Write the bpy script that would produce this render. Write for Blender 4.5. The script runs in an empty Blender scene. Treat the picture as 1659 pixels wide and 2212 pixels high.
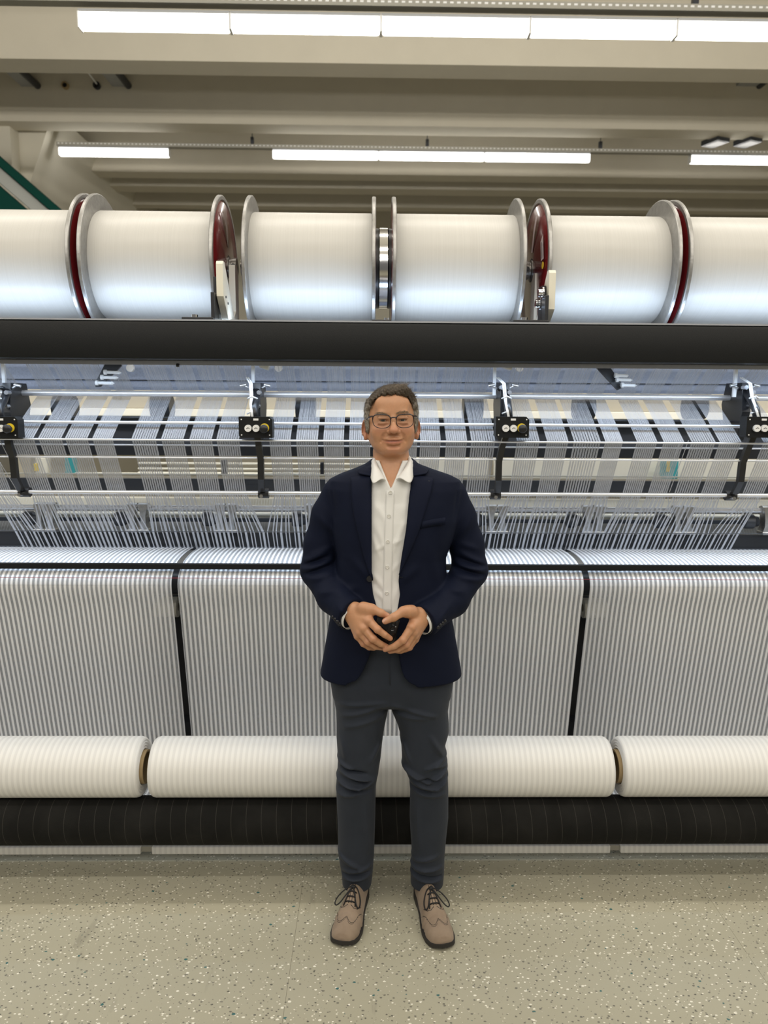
import bpy, bmesh, math, random
import numpy as np
from mathutils import Vector, Matrix

# ------------------------------------------------------------------ camera
scene = bpy.context.scene
COL = scene.collection
FPX, IW, IH = 1600.0, 1659.0, 2212.0
CAM_H = 1.72
PITCH, YAW, ROLL = math.radians(8.4), math.radians(0.93), math.radians(0.40)
CR = (Matrix.Rotation(-YAW, 3, 'Z') @ Matrix.Rotation(math.pi / 2 - PITCH, 3, 'X') @ Matrix.Rotation(ROLL, 3, 'Z'))
CAM = Vector((0, 0, CAM_H))
cam_data = bpy.data.cameras.new('camera')
cam_data.sensor_fit = 'VERTICAL'
cam_data.sensor_height = 24.0
cam_data.lens = FPX / IH * 24.0
cam_data.clip_start = 0.05
cam_data.clip_end = 100
cam_data.dof.use_dof = True
cam_data.dof.focus_distance = 2.5
cam_data.dof.aperture_fstop = 2.2
cam = bpy.data.objects.new('camera', cam_data)
cam.matrix_world = Matrix.Translation(CAM) @ CR.to_4x4()
COL.objects.link(cam)
scene.camera = cam


def at(px, py, Y):
    """the point at depth Y (world) on the ray through a pixel of the photograph"""
    d = CR @ Vector(((px - IW / 2) / FPX, -(py - IH / 2) / FPX, -1.0))
    return CAM + d * (Y / d.y)


def zat(py, Y, px=803):
    return at(px, py, Y).z


def xat(px, py, Y):
    return at(px, py, Y).x


# ------------------------------------------------------------------ light
scene.view_settings.view_transform = 'Standard'
scene.view_settings.look = 'None'
scene.view_settings.gamma = 1.0
scene.view_settings.use_curve_mapping = False
scene.view_settings.exposure = 0.22
world = bpy.data.worlds.new('world')
scene.world = world
world.use_nodes = True
world.node_tree.nodes['Background'].inputs['Color'].default_value = (1.0, 0.95, 0.86, 1)
world.node_tree.nodes['Background'].inputs['Strength'].default_value = 0.11


def area_light(name, loc, sx, sy, power, color, rot=(0, 0, 0), spread=math.pi):
    l = bpy.data.lights.new(name, 'AREA')
    l.shape = 'RECTANGLE'
    l.size, l.size_y = sx, sy
    l.energy = power
    l.color = color
    l.spread = spread
    o = bpy.data.objects.new(name, l)
    o.location = loc
    o.rotation_euler = rot
    COL.objects.link(o)
    return o


WARM = (1.0, 0.945, 0.85)
LEDC = (0.62, 0.78, 1.0)
# the rows of ceiling lamps go on overhead and behind the photographer
for yrow, pw, side in ((3.57, 150, 60), (1.00, 62, 120), (-1.65, 60, 125), (-4.35, 60, 125)):
    area_light('ceiling_lamp_row', (0, yrow, 4.72), 15.0, 0.12, pw, WARM)
    area_light('ceiling_lamp_row_up', (0, yrow, 4.80), 15.0, 0.12, 25, WARM, (math.pi, 0, 0))
    area_light('ceiling_lamp_row_side', (0, yrow, 4.76), 15.0, 0.08, side, WARM, (math.pi / 2, 0, 0))
# cool LED strips of the machine: one under the front beam, one behind it shining up on the warp beams
area_light('machine_led_down', (0, 2.99, 1.815), 7.0, 0.03, 9, LEDC, (math.radians(18), 0, 0))
area_light('cloth_fill_light', (0, 3.00, 1.25), 7.0, 0.03, 6.5, LEDC, (math.radians(33), 0, 0), math.radians(110))  # added fill lamp that brightens the cloth top, not a strip of the machine
area_light('machine_led_up', (0, 3.07, 2.035), 7.0, 0.03, 11, LEDC, (math.radians(155), 0, 0))
area_light('machine_led_inside', (0, 3.62, 1.80), 7.0, 0.05, 9, LEDC, (math.radians(-10), 0, 0))

area_light('rear_machine_fill', (0, 3.95, 1.95), 7.0, 0.05, 16, (0.95, 0.96, 1.0), (math.radians(55), 0, 0))  # added fill lamp so the front of the rear machine isn't black


# ------------------------------------------------------------------ helpers
def link(name, verts, faces, mat=None, parent=None, smooth=False, **props):
    me = bpy.data.meshes.new(name)
    me.from_pydata([tuple(v) for v in verts], [], faces)
    if smooth:
        me.polygons.foreach_set('use_smooth', [True] * len(me.polygons))
    me.update()
    o = bpy.data.objects.new(name, me)
    if mat:
        me.materials.append(mat)
    COL.objects.link(o)
    if parent:
        o.parent = parent
        o.matrix_parent_inverse = Matrix.Translation(-world_loc(parent))
    for k, v in props.items():
        o[k] = v
    return o


def empty(name, loc, label, category, group=None):
    o = bpy.data.objects.new(name, None)
    o.empty_display_size = 0.1
    o.location = loc
    COL.objects.link(o)
    o['label'] = label
    o['category'] = category
    if group:
        o['group'] = group
    return o


class MB:
    """collects shapes and links them as one mesh object"""

    def __init__(s):
        s.v, s.f, s.sm = [], [], []

    def add(s, verts, faces, smooth=False):
        n = len(s.v)
        s.v += [tuple(v) for v in verts]
        s.f += [tuple(i + n for i in f) for f in faces]
        s.sm += [smooth] * len(faces)
        return s

    def box(s, c, size, rot=None, bevel=0.0):
        bm = bmesh.new()
        bmesh.ops.create_cube(bm, size=1.0)
        bmesh.ops.scale(bm, vec=size, verts=bm.verts)
        if bevel > 0:
            bmesh.ops.bevel(bm, geom=list(bm.edges), offset=bevel, segments=2, affect='EDGES', profile=0.5)
        if rot is not None:
            bmesh.ops.rotate(bm, matrix=rot, verts=bm.verts)
        bmesh.ops.translate(bm, vec=Vector(c), verts=bm.verts)
        return s.bm(bm, False)

    def bm(s, bm, smooth=False):
        bm.verts.index_update()
        s.add([v.co[:] for v in bm.verts], [[v.index for v in f.verts] for f in bm.faces], smooth)
        bm.free()
        return s

    def cyl(s, p0, p1, r, n=16, r1=None, caps=True):
        p0, p1 = Vector(p0), Vector(p1)
        r1 = r if r1 is None else r1
        ax = (p1 - p0).normalized()
        u = ax.orthogonal().normalized()
        w = ax.cross(u)
        vs = []
        for p, rr in ((p0, r), (p1, r1)):
            for i in range(n):
                a = 2 * math.pi * i / n
                vs.append(p + (u * math.cos(a) + w * math.sin(a)) * rr)
        s.add(vs, [(i, (i + 1) % n, n + (i + 1) % n, n + i) for i in range(n)], True)
        if caps:
            s.add(vs[:n], [tuple(reversed(range(n)))])
            s.add(vs[n:], [tuple(range(n))])
        return s

    def tube(s, pts, r, n=8, closed=False):
        pts = [Vector(p) for p in pts]
        m = len(pts)
        rs = r if hasattr(r, '__len__') else [r] * m
        rings = []
        prev = None
        for i, p in enumerate(pts):
            a = pts[(i - 1) % m] if (closed or i > 0) else p
            b = pts[(i + 1) % m] if (closed or i < m - 1) else p
            t = (b - a).normalized()
            if prev is None:
                u = t.orthogonal().normalized()
            else:
                u = (prev - t * prev.dot(t))
                u = u.normalized() if u.length > 1e-6 else t.orthogonal().normalized()
            prev = u
            w = t.cross(u)
            rings.append([p + (u * math.cos(2 * math.pi * k / n) + w * math.sin(2 * math.pi * k / n)) * rs[i] for k in range(n)])
        vs = [v for rg in rings for v in rg]
        fs = []
        for i in range(m if closed else m - 1):
            j = (i + 1) % m
            for k in range(n):
                fs.append((i * n + k, i * n + (k + 1) % n, j * n + (k + 1) % n, j * n + k))
        if not closed:
            fs.append(tuple(reversed(range(n))))
            fs.append(tuple(range((m - 1) * n, m * n)))
        return s.add(vs, fs, True)

    def lathe(s, prof, origin, axis='X', n=48, a0=0.0):
        """prof: list of (t along axis, radius); closed revolution about the axis"""
        o = Vector(origin)
        vs = []
        for t, r in prof:
            for i in range(n):
                a = a0 + 2 * math.pi * i / n
                c, q = r * math.cos(a), r * math.sin(a)
                if axis == 'X':
                    vs.append(o + Vector((t, c, q)))
                elif axis == 'Y':
                    vs.append(o + Vector((q, t, c)))
                else:
                    vs.append(o + Vector((c, q, t)))
        fs = []
        for j in range(len(prof) - 1):
            for i in range(n):
                fs.append((j * n + i, j * n + (i + 1) % n, (j + 1) * n + (i + 1) % n, (j + 1) * n + i))
        s.add(vs, fs, False)
        return s

    def prism(s, poly, d0, d1, plane='XZ'):
        """polygon in a plane, extruded along the third axis"""
        n = len(poly)
        vs = []
        for d in (d0, d1):
            for a, b in poly:
                vs.append({'XZ': (a, d, b), 'YZ': (d, a, b), 'XY': (a, b, d)}[plane])
        fs = [(i, (i + 1) % n, n + (i + 1) % n, n + i) for i in range(n)]
        fs += [tuple(reversed(range(n))), tuple(range(n, 2 * n))]
        return s.add(vs, fs)

    def sphere(s, c, r, n=12, m=8):
        bm = bmesh.new()
        bmesh.ops.create_uvsphere(bm, u_segments=n, v_segments=m, radius=1.0)
        r = r if hasattr(r, '__len__') else (r, r, r)
        bmesh.ops.scale(bm, vec=r, verts=bm.verts)
        bmesh.ops.translate(bm, vec=Vector(c), verts=bm.verts)
        return s.bm(bm, True)

    def build(s, name, mat, parent=None, fix=True, auto=None, **props):
        me = bpy.data.meshes.new(name)
        me.from_pydata(s.v, [], s.f)
        me.polygons.foreach_set('use_smooth', s.sm)
        if fix:
            bm = bmesh.new()
            bm.from_mesh(me)
            bmesh.ops.recalc_face_normals(bm, faces=bm.faces)
            bm.to_mesh(me)
            bm.free()
        if auto is not None:
            me.polygons.foreach_set('use_smooth', [True] * len(me.polygons))
            me.set_sharp_from_angle(angle=math.radians(auto))
        me.update()
        me.materials.append(mat)
        o = bpy.data.objects.new(name, me)
        COL.objects.link(o)
        if parent:
            o.parent = parent
            o.matrix_parent_inverse = Matrix.Translation(-world_loc(parent))
        for k, v in props.items():
            o[k] = v
        return o


def world_loc(o):
    """parts are modelled in world coordinates; only a thing's top Empty carries a location"""
    return Vector(o.location) if (o.type == 'EMPTY' and o.parent is None) else Vector((0, 0, 0))


def copy_tree(o, delta, parent=None):
    c = o.copy()
    COL.objects.link(c)
    if parent is None:
        c.location = o.location + Vector(delta)
    else:
        c.parent = parent
    for ch in list(o.children):
        copy_tree(ch, delta, c)
    return c


# ------------------------------------------------------------------ materials
def new_mat(name):
    m = bpy.data.materials.new(name)
    m.use_nodes = True
    return m, m.node_tree.nodes, m.node_tree.links, m.node_tree.nodes['Principled BSDF']


def plain(name, color, rough=0.5, metal=0.0, noise=0.0, nscale=30, bump=0.0, bscale=200, coat=0.0, spec=0.5, sheen=0.0):
    m, N, L, B = new_mat(name)
    B.inputs['Base Color'].default_value = (*color, 1)
    B.inputs['Roughness'].default_value = rough
    B.inputs['Metallic'].default_value = metal
    B.inputs['Coat Weight'].default_value = coat
    B.inputs['Specular IOR Level'].default_value = spec
    B.inputs['Sheen Weight'].default_value = sheen
    tc = N.new('ShaderNodeTexCoord')
    if noise > 0:
        n = N.new('ShaderNodeTexNoise')
        n.inputs['Scale'].default_value = nscale
        n.inputs['Detail'].default_value = 5
        L.new(tc.outputs['Object'], n.inputs['Vector'])
        mx = N.new('ShaderNodeMix')
        mx.data_type = 'RGBA'
        mx.inputs[6].default_value = (*[c * (1 - noise) for c in color], 1)
        mx.inputs[7].default_value = (*[min(1, c * (1 + noise)) for c in color], 1)
        L.new(n.outputs['Fac'], mx.inputs[0])
        L.new(mx.outputs[2], B.inputs['Base Color'])
    if bump > 0:
        n2 = N.new('ShaderNodeTexNoise')
        n2.inputs['Scale'].default_value = bscale
        n2.inputs['Detail'].default_value = 3
        L.new(tc.outputs['Object'], n2.inputs['Vector'])
        b = N.new('ShaderNodeBump')
        b.inputs['Strength'].default_value = bump
        b.inputs['Distance'].default_value = 0.002
        L.new(n2.outputs['Fac'], b.inputs['Height'])
        L.new(b.outputs['Normal'], B.inputs['Normal'])
    return m


def math_node(N, L, op, a, b=None):
    n = N.new('ShaderNodeMath')
    n.operation = op
    for i, x in enumerate((a, b)):
        if x is None:
            continue
        if isinstance(x, (int, float)):
            n.inputs[i].default_value = x
        else:
            L.new(x, n.inputs[i])
    return n.outputs[0]


def mix_rgb(N, L, fac, a, b):
    n = N.new('ShaderNodeMix')
    n.data_type = 'RGBA'
    for i, x in ((0, fac), (6, a), (7, b)):
        if isinstance(x, (int, float)):
            n.inputs[i].default_value = x
        elif isinstance(x, tuple):
            n.inputs[i].default_value = (*x, 1)
        else:
            L.new(x, n.inputs[i])
    return n.outputs[2]


M_CONCRETE = plain('painted concrete', (0.63, 0.59, 0.495), 0.85, noise=0.06, nscale=3, bump=0.15, bscale=60)
M_WALL = plain('cream wall paint', (0.66, 0.63, 0.54), 0.8, noise=0.04, nscale=2)
M_CHROME = plain('chrome', (0.86, 0.87, 0.90), 0.16, 1.0)
M_ROD = plain('ground steel rod', (0.80, 0.81, 0.84), 0.42, 0.75)
M_ALU = plain('aluminium', (0.62, 0.64, 0.68), 0.32, 1.0, noise=0.08, nscale=60)
M_CAST = plain('cast aluminium', (0.50, 0.50, 0.50), 0.36, 1.0, noise=0.35, nscale=70, bump=0.6, bscale=120)
M_FLANGE = plain('turned aluminium', (0.36, 0.355, 0.345), 0.42, 0.8, noise=0.30, nscale=45, bump=0.35, bscale=110)
M_BLACK = plain('black powder coat', (0.008, 0.009, 0.010), 0.5, bump=0.25, bscale=350, spec=0.25)
M_BLACKM = plain('black painted steel', (0.014, 0.015, 0.018), 0.35)
M_DARK = plain('dark steel', (0.045, 0.05, 0.06), 0.4, 0.3)
M_CREAM = plain('cream enamel', (0.74, 0.71, 0.60), 0.35, noise=0.03)
M_WHITEP = plain('white plastic', (0.86, 0.87, 0.88), 0.35)
M_YELLOW = plain('yellow plastic', (0.85, 0.62, 0.03), 0.4)
M_RED = plain('dark red enamel', (0.15, 0.012, 0.014), 0.22, coat=0.5, noise=0.15, nscale=12)
M_GREEN = plain('dark green paint', (0.004, 0.040, 0.031), 0.8, spec=0.08)
M_TEAL = plain('teal cloth', (0.04, 0.32, 0.33), 0.6)
M_PANEL = plain('blue grey sheet metal', (0.30, 0.36, 0.50), 0.5, 0.2, noise=0.25, nscale=140, bump=0.2)
M_YARN = plain('white yarn', (0.56, 0.575, 0.61), 0.6)
M_STICKER = plain('white sticker', (0.78, 0.74, 0.74), 0.5)
M_INK = plain('black print', (0.03, 0.03, 0.03), 0.6)
M_FILM = plain('silver tape', (0.72, 0.66, 0.66), 0.18, 0.6, bump=0.6, bscale=60)
M_GREY = plain('grey plastic', (0.35, 0.36, 0.37), 0.5)
M_TRAY = plain('galvanised tray', (0.38, 0.37, 0.33), 0.5, 0.4)
M_CARD = plain('cardboard', (0.42, 0.31, 0.17), 0.85, noise=0.12, nscale=40)
# ================================================================== the hall
def floor_material():
    m, N, L, B = new_mat('speckled vinyl floor')
    geo = N.new('ShaderNodeNewGeometry')
    base = N.new('ShaderNodeTexNoise')
    base.inputs['Scale'].default_value = 1.6
    base.inputs['Detail'].default_value = 6
    L.new(geo.outputs['Position'], base.inputs['Vector'])
    col = mix_rgb(N, L, base.outputs['Fac'], (0.365, 0.345, 0.262), (0.425, 0.405, 0.315))
    # short flecks: cells stretched along the roll direction, only some of them coloured
    def flecks(scale, size, keep, seed, color, col):
        mp = N.new('ShaderNodeMapping')
        mp.inputs['Scale'].default_value = (scale * 0.72, scale, scale)
        mp.inputs['Rotation'].default_value = (0, 0, 0.5)
        mp.inputs['Location'].default_value = (seed, seed * 1.7, 0)
        L.new(geo.outputs['Position'], mp.inputs['Vector'])
        nz = N.new('ShaderNodeTexNoise')
        nz.inputs['Scale'].default_value = 2.6
        L.new(mp.outputs['Vector'], nz.inputs['Vector'])
        vm = N.new('ShaderNodeVectorMath')
        vm.operation = 'MULTIPLY_ADD'
        vm.inputs[1].default_value = (0.3, 0.3, 0.3)
        L.new(nz.outputs['Color'], vm.inputs[0])
        L.new(mp.outputs['Vector'], vm.inputs[2])
        v = N.new('ShaderNodeTexVoronoi')
        v.voronoi_dimensions = '2D'
        v.inputs['Scale'].default_value = 1.0
        L.new(vm.outputs['Vector'], v.inputs['Vector'])
        sep = N.new('ShaderNodeSeparateColor')
        L.new(v.outputs['Color'], sep.inputs[0])
        sz = math_node(N, L, 'MULTIPLY', sep.outputs['Green'], size)
        a = math_node(N, L, 'LESS_THAN', v.outputs['Distance'], sz)
        b = math_node(N, L, 'LESS_THAN', sep.outputs['Red'], keep)
        f = math_node(N, L, 'MULTIPLY', a, b)
        return mix_rgb(N, L, f, col, color)
    col = flecks(84, 0.25, 0.30, 3.1, (0.16, 0.155, 0.125), col)
    col = flecks(92, 0.24, 0.22, 11.7, (0.115, 0.11, 0.09), col)
    col = flecks(78, 0.27, 0.17, 23.3, (0.80, 0.78, 0.68), col)
    col = flecks(100, 0.27, 0.20, 31.9, (0.78, 0.76, 0.66), col)
    col = flecks(50, 0.20, 0.035, 47.1, (0.04, 0.13, 0.13), col)
    # a few scuffs and scratches
    mp = N.new('ShaderNodeMapping')
    mp.inputs['Scale'].default_value = (9, 1.6, 1)
    mp.inputs['Rotation'].default_value = (0, 0, 0.45)
    L.new(geo.outputs['Position'], mp.inputs['Vector'])
    sc = N.new('ShaderNodeTexNoise')
    sc.inputs['Scale'].default_value = 1.3
    sc.inputs['Detail'].default_value = 8
    L.new(mp.outputs['Vector'], sc.inputs['Vector'])
    rp = N.new('ShaderNodeMapRange')
    rp.inputs[1].default_value = 0.66
    rp.inputs[2].default_value = 0.72
    rp.inputs[4].default_value = 0.45
    L.new(sc.outputs['Fac'], rp.inputs[0])
    col = mix_rgb(N, L, rp.outputs[0], col, (0.20, 0.19, 0.15))
    L.new(col, B.inputs['Base Color'])
    B.inputs['Roughness'].default_value = 0.42
    B.inputs['Specular IOR Level'].default_value = 0.4
    b = N.new('ShaderNodeBump')
    b.inputs['Strength'].default_value = 0.05
    L.new(base.outputs['Fac'], b.inputs['Height'])
    L.new(b.outputs['Normal'], B.inputs['Normal'])
    return m


RX0, RX1, RY0, RY1, RZ = -9.0, 9.0, -6.5, 18.0, 6.5
M_FLOOR = floor_material()
M_SEAM = plain('vinyl weld', (0.17, 0.16, 0.12), 0.6)
# vinyl sheets laid side by side, each a panel with a hairline seam
fl = link('floor', [(RX0, RY0, -0.0015), (RX1, RY0, -0.0015), (RX1, RY1, -0.0015), (RX0, RY1, -0.0015)], [(0, 1, 2, 3)], M_SEAM,
          kind='structure', label='pale speckled vinyl floor of the machine hall')
seams = [RX0, -7.1, -5.2, -3.3, -1.85, -0.245, 0.035 + 1.16, 3.1, 5.0, 6.9, RX1]
for i in range(len(seams) - 1):
    g = 0.0004
    MB().prism([(seams[i] + g, RY0), (seams[i + 1] - g, RY0), (seams[i + 1] - g + 0.0, RY1), (seams[i] + g, RY1)], -0.001, 0.0, 'XY').build(
        'vinyl_sheet', M_FLOOR, fl)

link('wall_back', [(RX0, RY1, 0), (RX1, RY1, 0), (RX1, RY1, RZ), (RX0, RY1, RZ)], [(0, 1, 2, 3)], M_WALL, kind='structure',
     label='cream far wall of the hall behind the machines')
MB().box((RX1 + 0.1, (RY0 + RY1) / 2, RZ / 2), (0.2, RY1 - RY0, RZ)).build('wall_right', M_WALL, kind='structure', label='cream side wall at the right end of the hall')
WLX = -4.95
MB().box((WLX - 0.1, 14.4, RZ / 2), (0.2, 7.2, RZ)).build('wall_left', M_WALL, kind='structure',
     label='cream side wall at the left end of the hall')

# ceiling slab with downstand concrete beams parallel to the machine
MB().box((0, (RY0 + RY1) / 2, RZ + 0.1), (RX1 - RX0, RY1 - RY0, 0.2)).build('ceiling', M_CONCRETE, kind='structure',
     label='cream painted concrete ceiling slab of the hall')
n_b = 0
ZB = 4.62


def depth_for(py, Z):
    lo, hi = 0.5, 60.0
    for _ in range(60):
        mid = (lo + hi) / 2
        if zat(py, mid, 830) > Z:
            hi = mid
        else:
            lo = mid
    return lo


beam_rows = [(138, 168, 5.40), (272, 292, 5.40), (377, 391, 5.40), (408, 421, 5.40), (448, 456, 5.40)]
ydepth = []
for y0, y1, zb in beam_rows:
    Y0, Y1 = depth_for(y0, zb), depth_for(y1, zb)
    ydepth.append((Y0, Y1, zb))
    n_b += 1
    MB().prism([(Y0, zb), (Y1, zb), (Y1 + 0.10, RZ), (Y0 - 0.06, RZ)], RX0, RX1, 'YZ').build('trim_%d' % n_b, M_CONCRETE, kind='structure',
        label=['nearest concrete ceiling beam, just behind the first lamp row', 'deep concrete ceiling beam with the pipe openings between the two lamp rows',
               'concrete ceiling beam just behind the second lamp row', 'narrow concrete ceiling beam, second behind the far lamp row',
               'farthest concrete ceiling beam low above the warp beams'][n_b - 1])
for yb in (3.0, 0.2, -2.6, -5.2):
    n_b += 1
    MB().prism([(yb, 5.40), (yb + 0.3, 5.40), (yb + 0.4, RZ), (yb - 0.06, RZ)], RX0, RX1, 'YZ').build('trim_%d' % n_b, M_CONCRETE, kind='structure',
        label='concrete ceiling beam overhead outside the picture')
# haunch where the beams meet the left wall
hz = MB()
pw = at(118, 385, 9.2)
hz.prism([(WLX, 4.0), (WLX, 5.7), (WLX + 0.50, 5.7), (WLX + 0.30, 5.2), (WLX + 0.10, 4.7)], ydepth[1][1] + 0.1, ydepth[4][1], 'XZ')
hz.build('trim_%d' % (n_b + 1), M_WALL, kind='structure', label='cream rounded haunch where the ceiling meets the left wall')

# ------------------------------------------------------------------ lamps
m, N, L, B = new_mat('lit diffuser')
B.inputs['Base Color'].default_value = (0.9, 0.9, 0.9, 1)
B.inputs['Emission Color'].default_value = (1.0, 0.965, 0.90, 1)
B.inputs['Emission Strength'].default_value = 6.5
M_LIT = m


def lamp(x0, x1, Y, Z, h, label, group):
    e = empty('ceiling_lamp', ((x0 + x1) / 2, Y, Z), label, 'ceiling lamp', group)
    cx = (x0 + x1) / 2
    MB().box((cx, Y, Z), (x1 - x0 - 0.02, 0.10, h), bevel=0.02).build('diffuser', M_LIT, e, auto=40)
    MB().box((cx, Y, Z + h / 2 + 0.012), (x1 - x0 - 0.006, 0.085, 0.022)).build('housing', M_GREY, e)
    for x in (x0 + 0.006, x1 - 0.006):
        MB().box((x, Y, Z), (0.010, 0.104, h + 0.006)).build('end_cap', M_WHITEP, e)
    return e


def rail(name, label, Y, z_l, xa, xb, perf):
    e = empty(name, (0, Y, z_l), label, 'cable tray')
    b = MB()
    b.box(((xa + xb) / 2, Y - 0.045, z_l), (xb - xa, 0.004, 0.05))
    b.box(((xa + xb) / 2, Y + 0.045, z_l), (xb - xa, 0.004, 0.05))
    b.box(((xa + xb) / 2, Y, z_l - 0.023), (xb - xa, 0.09, 0.004))
    b.build('channel', M_TRAY, e)
    s = MB()
    x = xa + 0.03
    while x < xb:
        s.box((x, Y - 0.0478, z_l + 0.006), (0.028, 0.002, 0.014))
        x += 0.055
    s.build('slot_row', M_WHITEP, e, kind='stuff')
    return e


def hangers(e, xs, Y, z0):
    for x in xs:
        h = MB()
        h.box((x, Y, z0 + 0.05), (0.045, 0.05, 0.10))
        h.cyl((x, Y, z0 + 0.1), (x, Y, RZ), 0.006, 8)
        h.build('hanger', M_DARK, e)


Y1 = 6.45
row1 = [(172, 47), (499, 50), (823, 55), (1143, 60), (1458, 66), (1775, 71)]
Zr = zat(57, Y1, 820)
e = rail('lamp_rail', 'slotted metal rail carrying the near row of ceiling lamps', Y1, Zr + 0.155, -7.5, 8.0, True)
hangers(e, [xat(433, 10, Y1), xat(972, 14, Y1), xat(1500, 24, Y1)], Y1, Zr + 0.18)
names1 = ['bright ceiling lamp at the left end of the near row', 'second bright lamp from the left in the near row', 'middle bright lamp of the near row above the man',
          'fourth bright lamp from the left in the near row', 'bright lamp cut by the right picture edge in the near row']
for i in range(5):
    lamp(xat(row1[i][0], row1[i][1], Y1), xat(row1[i + 1][0], row1[i + 1][1], Y1), Y1, Zr, 0.112, names1[i], 'near row of ceiling lamps')
Y2 = 11.3
Zr2 = zat(337, Y2, 820)
e = rail('lamp_rail', 'thin metal rail carrying the far row of ceiling lamps', Y2, Zr2 + 0.10, xat(125, 318, Y2), 9.0, True)
hangers(e, [xat(545, 300, Y2), xat(923, 305, Y2), xat(1297, 312, Y2)], Y2, Zr2 + 0.13)
row2 = [(129, 367), (589, 818), (818, 1046), (1046, 1274), (1490, 1720)]
names2 = ['lone short lamp at the left end of the far row', 'far row lamp left of the middle, first of three joined', 'middle one of the three joined far row lamps',
          'far row lamp right of the middle, last of three joined', 'far row lamp at the right picture edge']
for (a, b), nm in zip(row2, names2):
    lamp(xat(a, 335, Y2), xat(b, 335, Y2), Y2, Zr2, 0.10, nm, 'far row of ceiling lamps')

# ------------------------------------------------------------------ trays and pipes through the deep beam
Yb = ydepth[1][0]
Zt = zat(175, Yb)


def tray(px, label, w=0.16):
    x = xat(px, 180, Yb)
    Zt = zat(188, Yb, px)
    e = empty('cable_tray', (x, Yb - 0.5, Zt), label, 'cable tray', 'trays and pipes under the ceiling')
    b = MB()
    sgn = 1
    for dx in (-w / 2, w / 2):
        b.box((x + dx, Yb - 0.55, Zt + 0.03), (0.012, 1.3, 0.07))
    b.box((x, Yb - 0.55, Zt), (w, 1.3, 0.01))
    b.build('channel', M_GREY, e)
    for k in range(9):
        MB().box((x, Yb - 1.15 + k * 0.145, Zt + 0.012), (w, 0.03, 0.012)).build('rung', M_TRAY, e)
    MB().cyl((x + w / 2 + 0.045, Yb - 1.2, Zt + 0.01), (x + w / 2 + 0.045, Yb + 0.02, Zt + 0.01), 0.045, 16).build('pipe', M_DARK, e)


tray(62, 'metal cable tray at the far left under the deep beam')
tray(258, 'metal cable tray right of the two round pipe openings')
tray(1610, 'metal cable tray under the ceiling at the right picture edge', 0.26)
for px, lab, ml in ((144, 'round brown pipe end in the deep ceiling beam', M_CARD), (212, 'round dark pipe with a thin rod in the deep ceiling beam', M_DARK)):
    x = xat(px, 188, Yb)
    z = zat(188, Yb, px)
    pe = empty('pipe_sleeve', (x, Yb, z), lab, 'pipe', 'trays and pipes under the ceiling')
    q = MB()
    q.lathe([(-0.05, 0.030), (-0.05, 0.046), (0.0, 0.046)], (x, Yb - 0.02, z), 'Y', 20)
    q.build('ring', ml, pe)
    MB().cyl((x, Yb - 0.045, z), (x, Yb, z), 0.031, 20).build('bore', M_BLACKM, pe)
    if px == 212:
        MB().cyl((x, Yb - 0.05, z + 0.02), (x - 0.02, Yb - 0.9, z + 0.10), 0.012, 8).build('rod', M_WHITEP, pe)
# dark open hatches beside the far lamp row
for px in (1545, 1615):
    x = xat(px, 308, 11.0)
    z = zat(306, 11.0, px)
    he = empty('ceiling_duct', (x, 11.0, z), 'dark duct opening, %s of the two beside the far right lamp' % ('left' if px < 1600 else 'right'), 'duct')
    MB().box((x, 11.0, z), (0.22, 0.30, 0.07), Matrix.Rotation(0.4, 3, 'Z')).build('frame', M_DARK, he)
    MB().box((x, 11.0, z - 0.036), (0.17, 0.25, 0.006), Matrix.Rotation(0.4, 3, 'Z')).build('opening', M_BLACKM, he)

# inclined green conveyor rail at the far left
g0, g1 = at(-40, 312, 7.6), at(150, 470, 7.9)
ge = empty('green_conveyor', ((g0 + g1) / 2), 'dark green inclined conveyor with a pale strip at the left edge', 'conveyor')
dirv = (g1 - g0).normalized()
ang = math.atan2(-dirv.z, dirv.x)
nrm = Vector((dirv.z, 0, -dirv.x))
if nrm.z > 0:
    nrm = -nrm
RG = Matrix.Rotation(ang, 3, 'Y')
ln = (g1 - g0).length * 2.0


M_PALE = plain('pale grey guard', (0.30, 0.31, 0.29), 0.6)


def gbar(off, th, mat, name, dy, wy):
    c = (g0 + g1) / 2 + nrm * off
    MB().box((c.x, c.y + dy, c.z), (ln, wy, th), RG, bevel=0.01).build(name, mat, ge)


gbar(0.02, 0.075, M_GREEN, 'top_rail', 0, 0.12)
gbar(0.13, 0.12, M_PALE, 'pale_strip', 0.02, 0.06)
gbar(0.33, 0.22, M_GREEN, 'side_panel', 0, 0.10)
# ================================================================== the warp knitting machine
XA, XB = -3.4, 3.5
mach = empty('knitting_machine', (0, 3.2, 0), 'long warp knitting machine with chrome rods and yarn sheets behind the man', 'knitting machine')


def rep(name, proto, pts, parent):
    """alike small parts that share one mesh"""
    out = []
    base = Vector(pts[0])
    for p in pts[1:]:
        c = proto.copy()
        c.matrix_parent_inverse = proto.matrix_parent_inverse.copy()
        c.location = Vector(p) - base
        COL.objects.link(c)
        c.parent = parent
        out.append(c)
    return out


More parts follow.
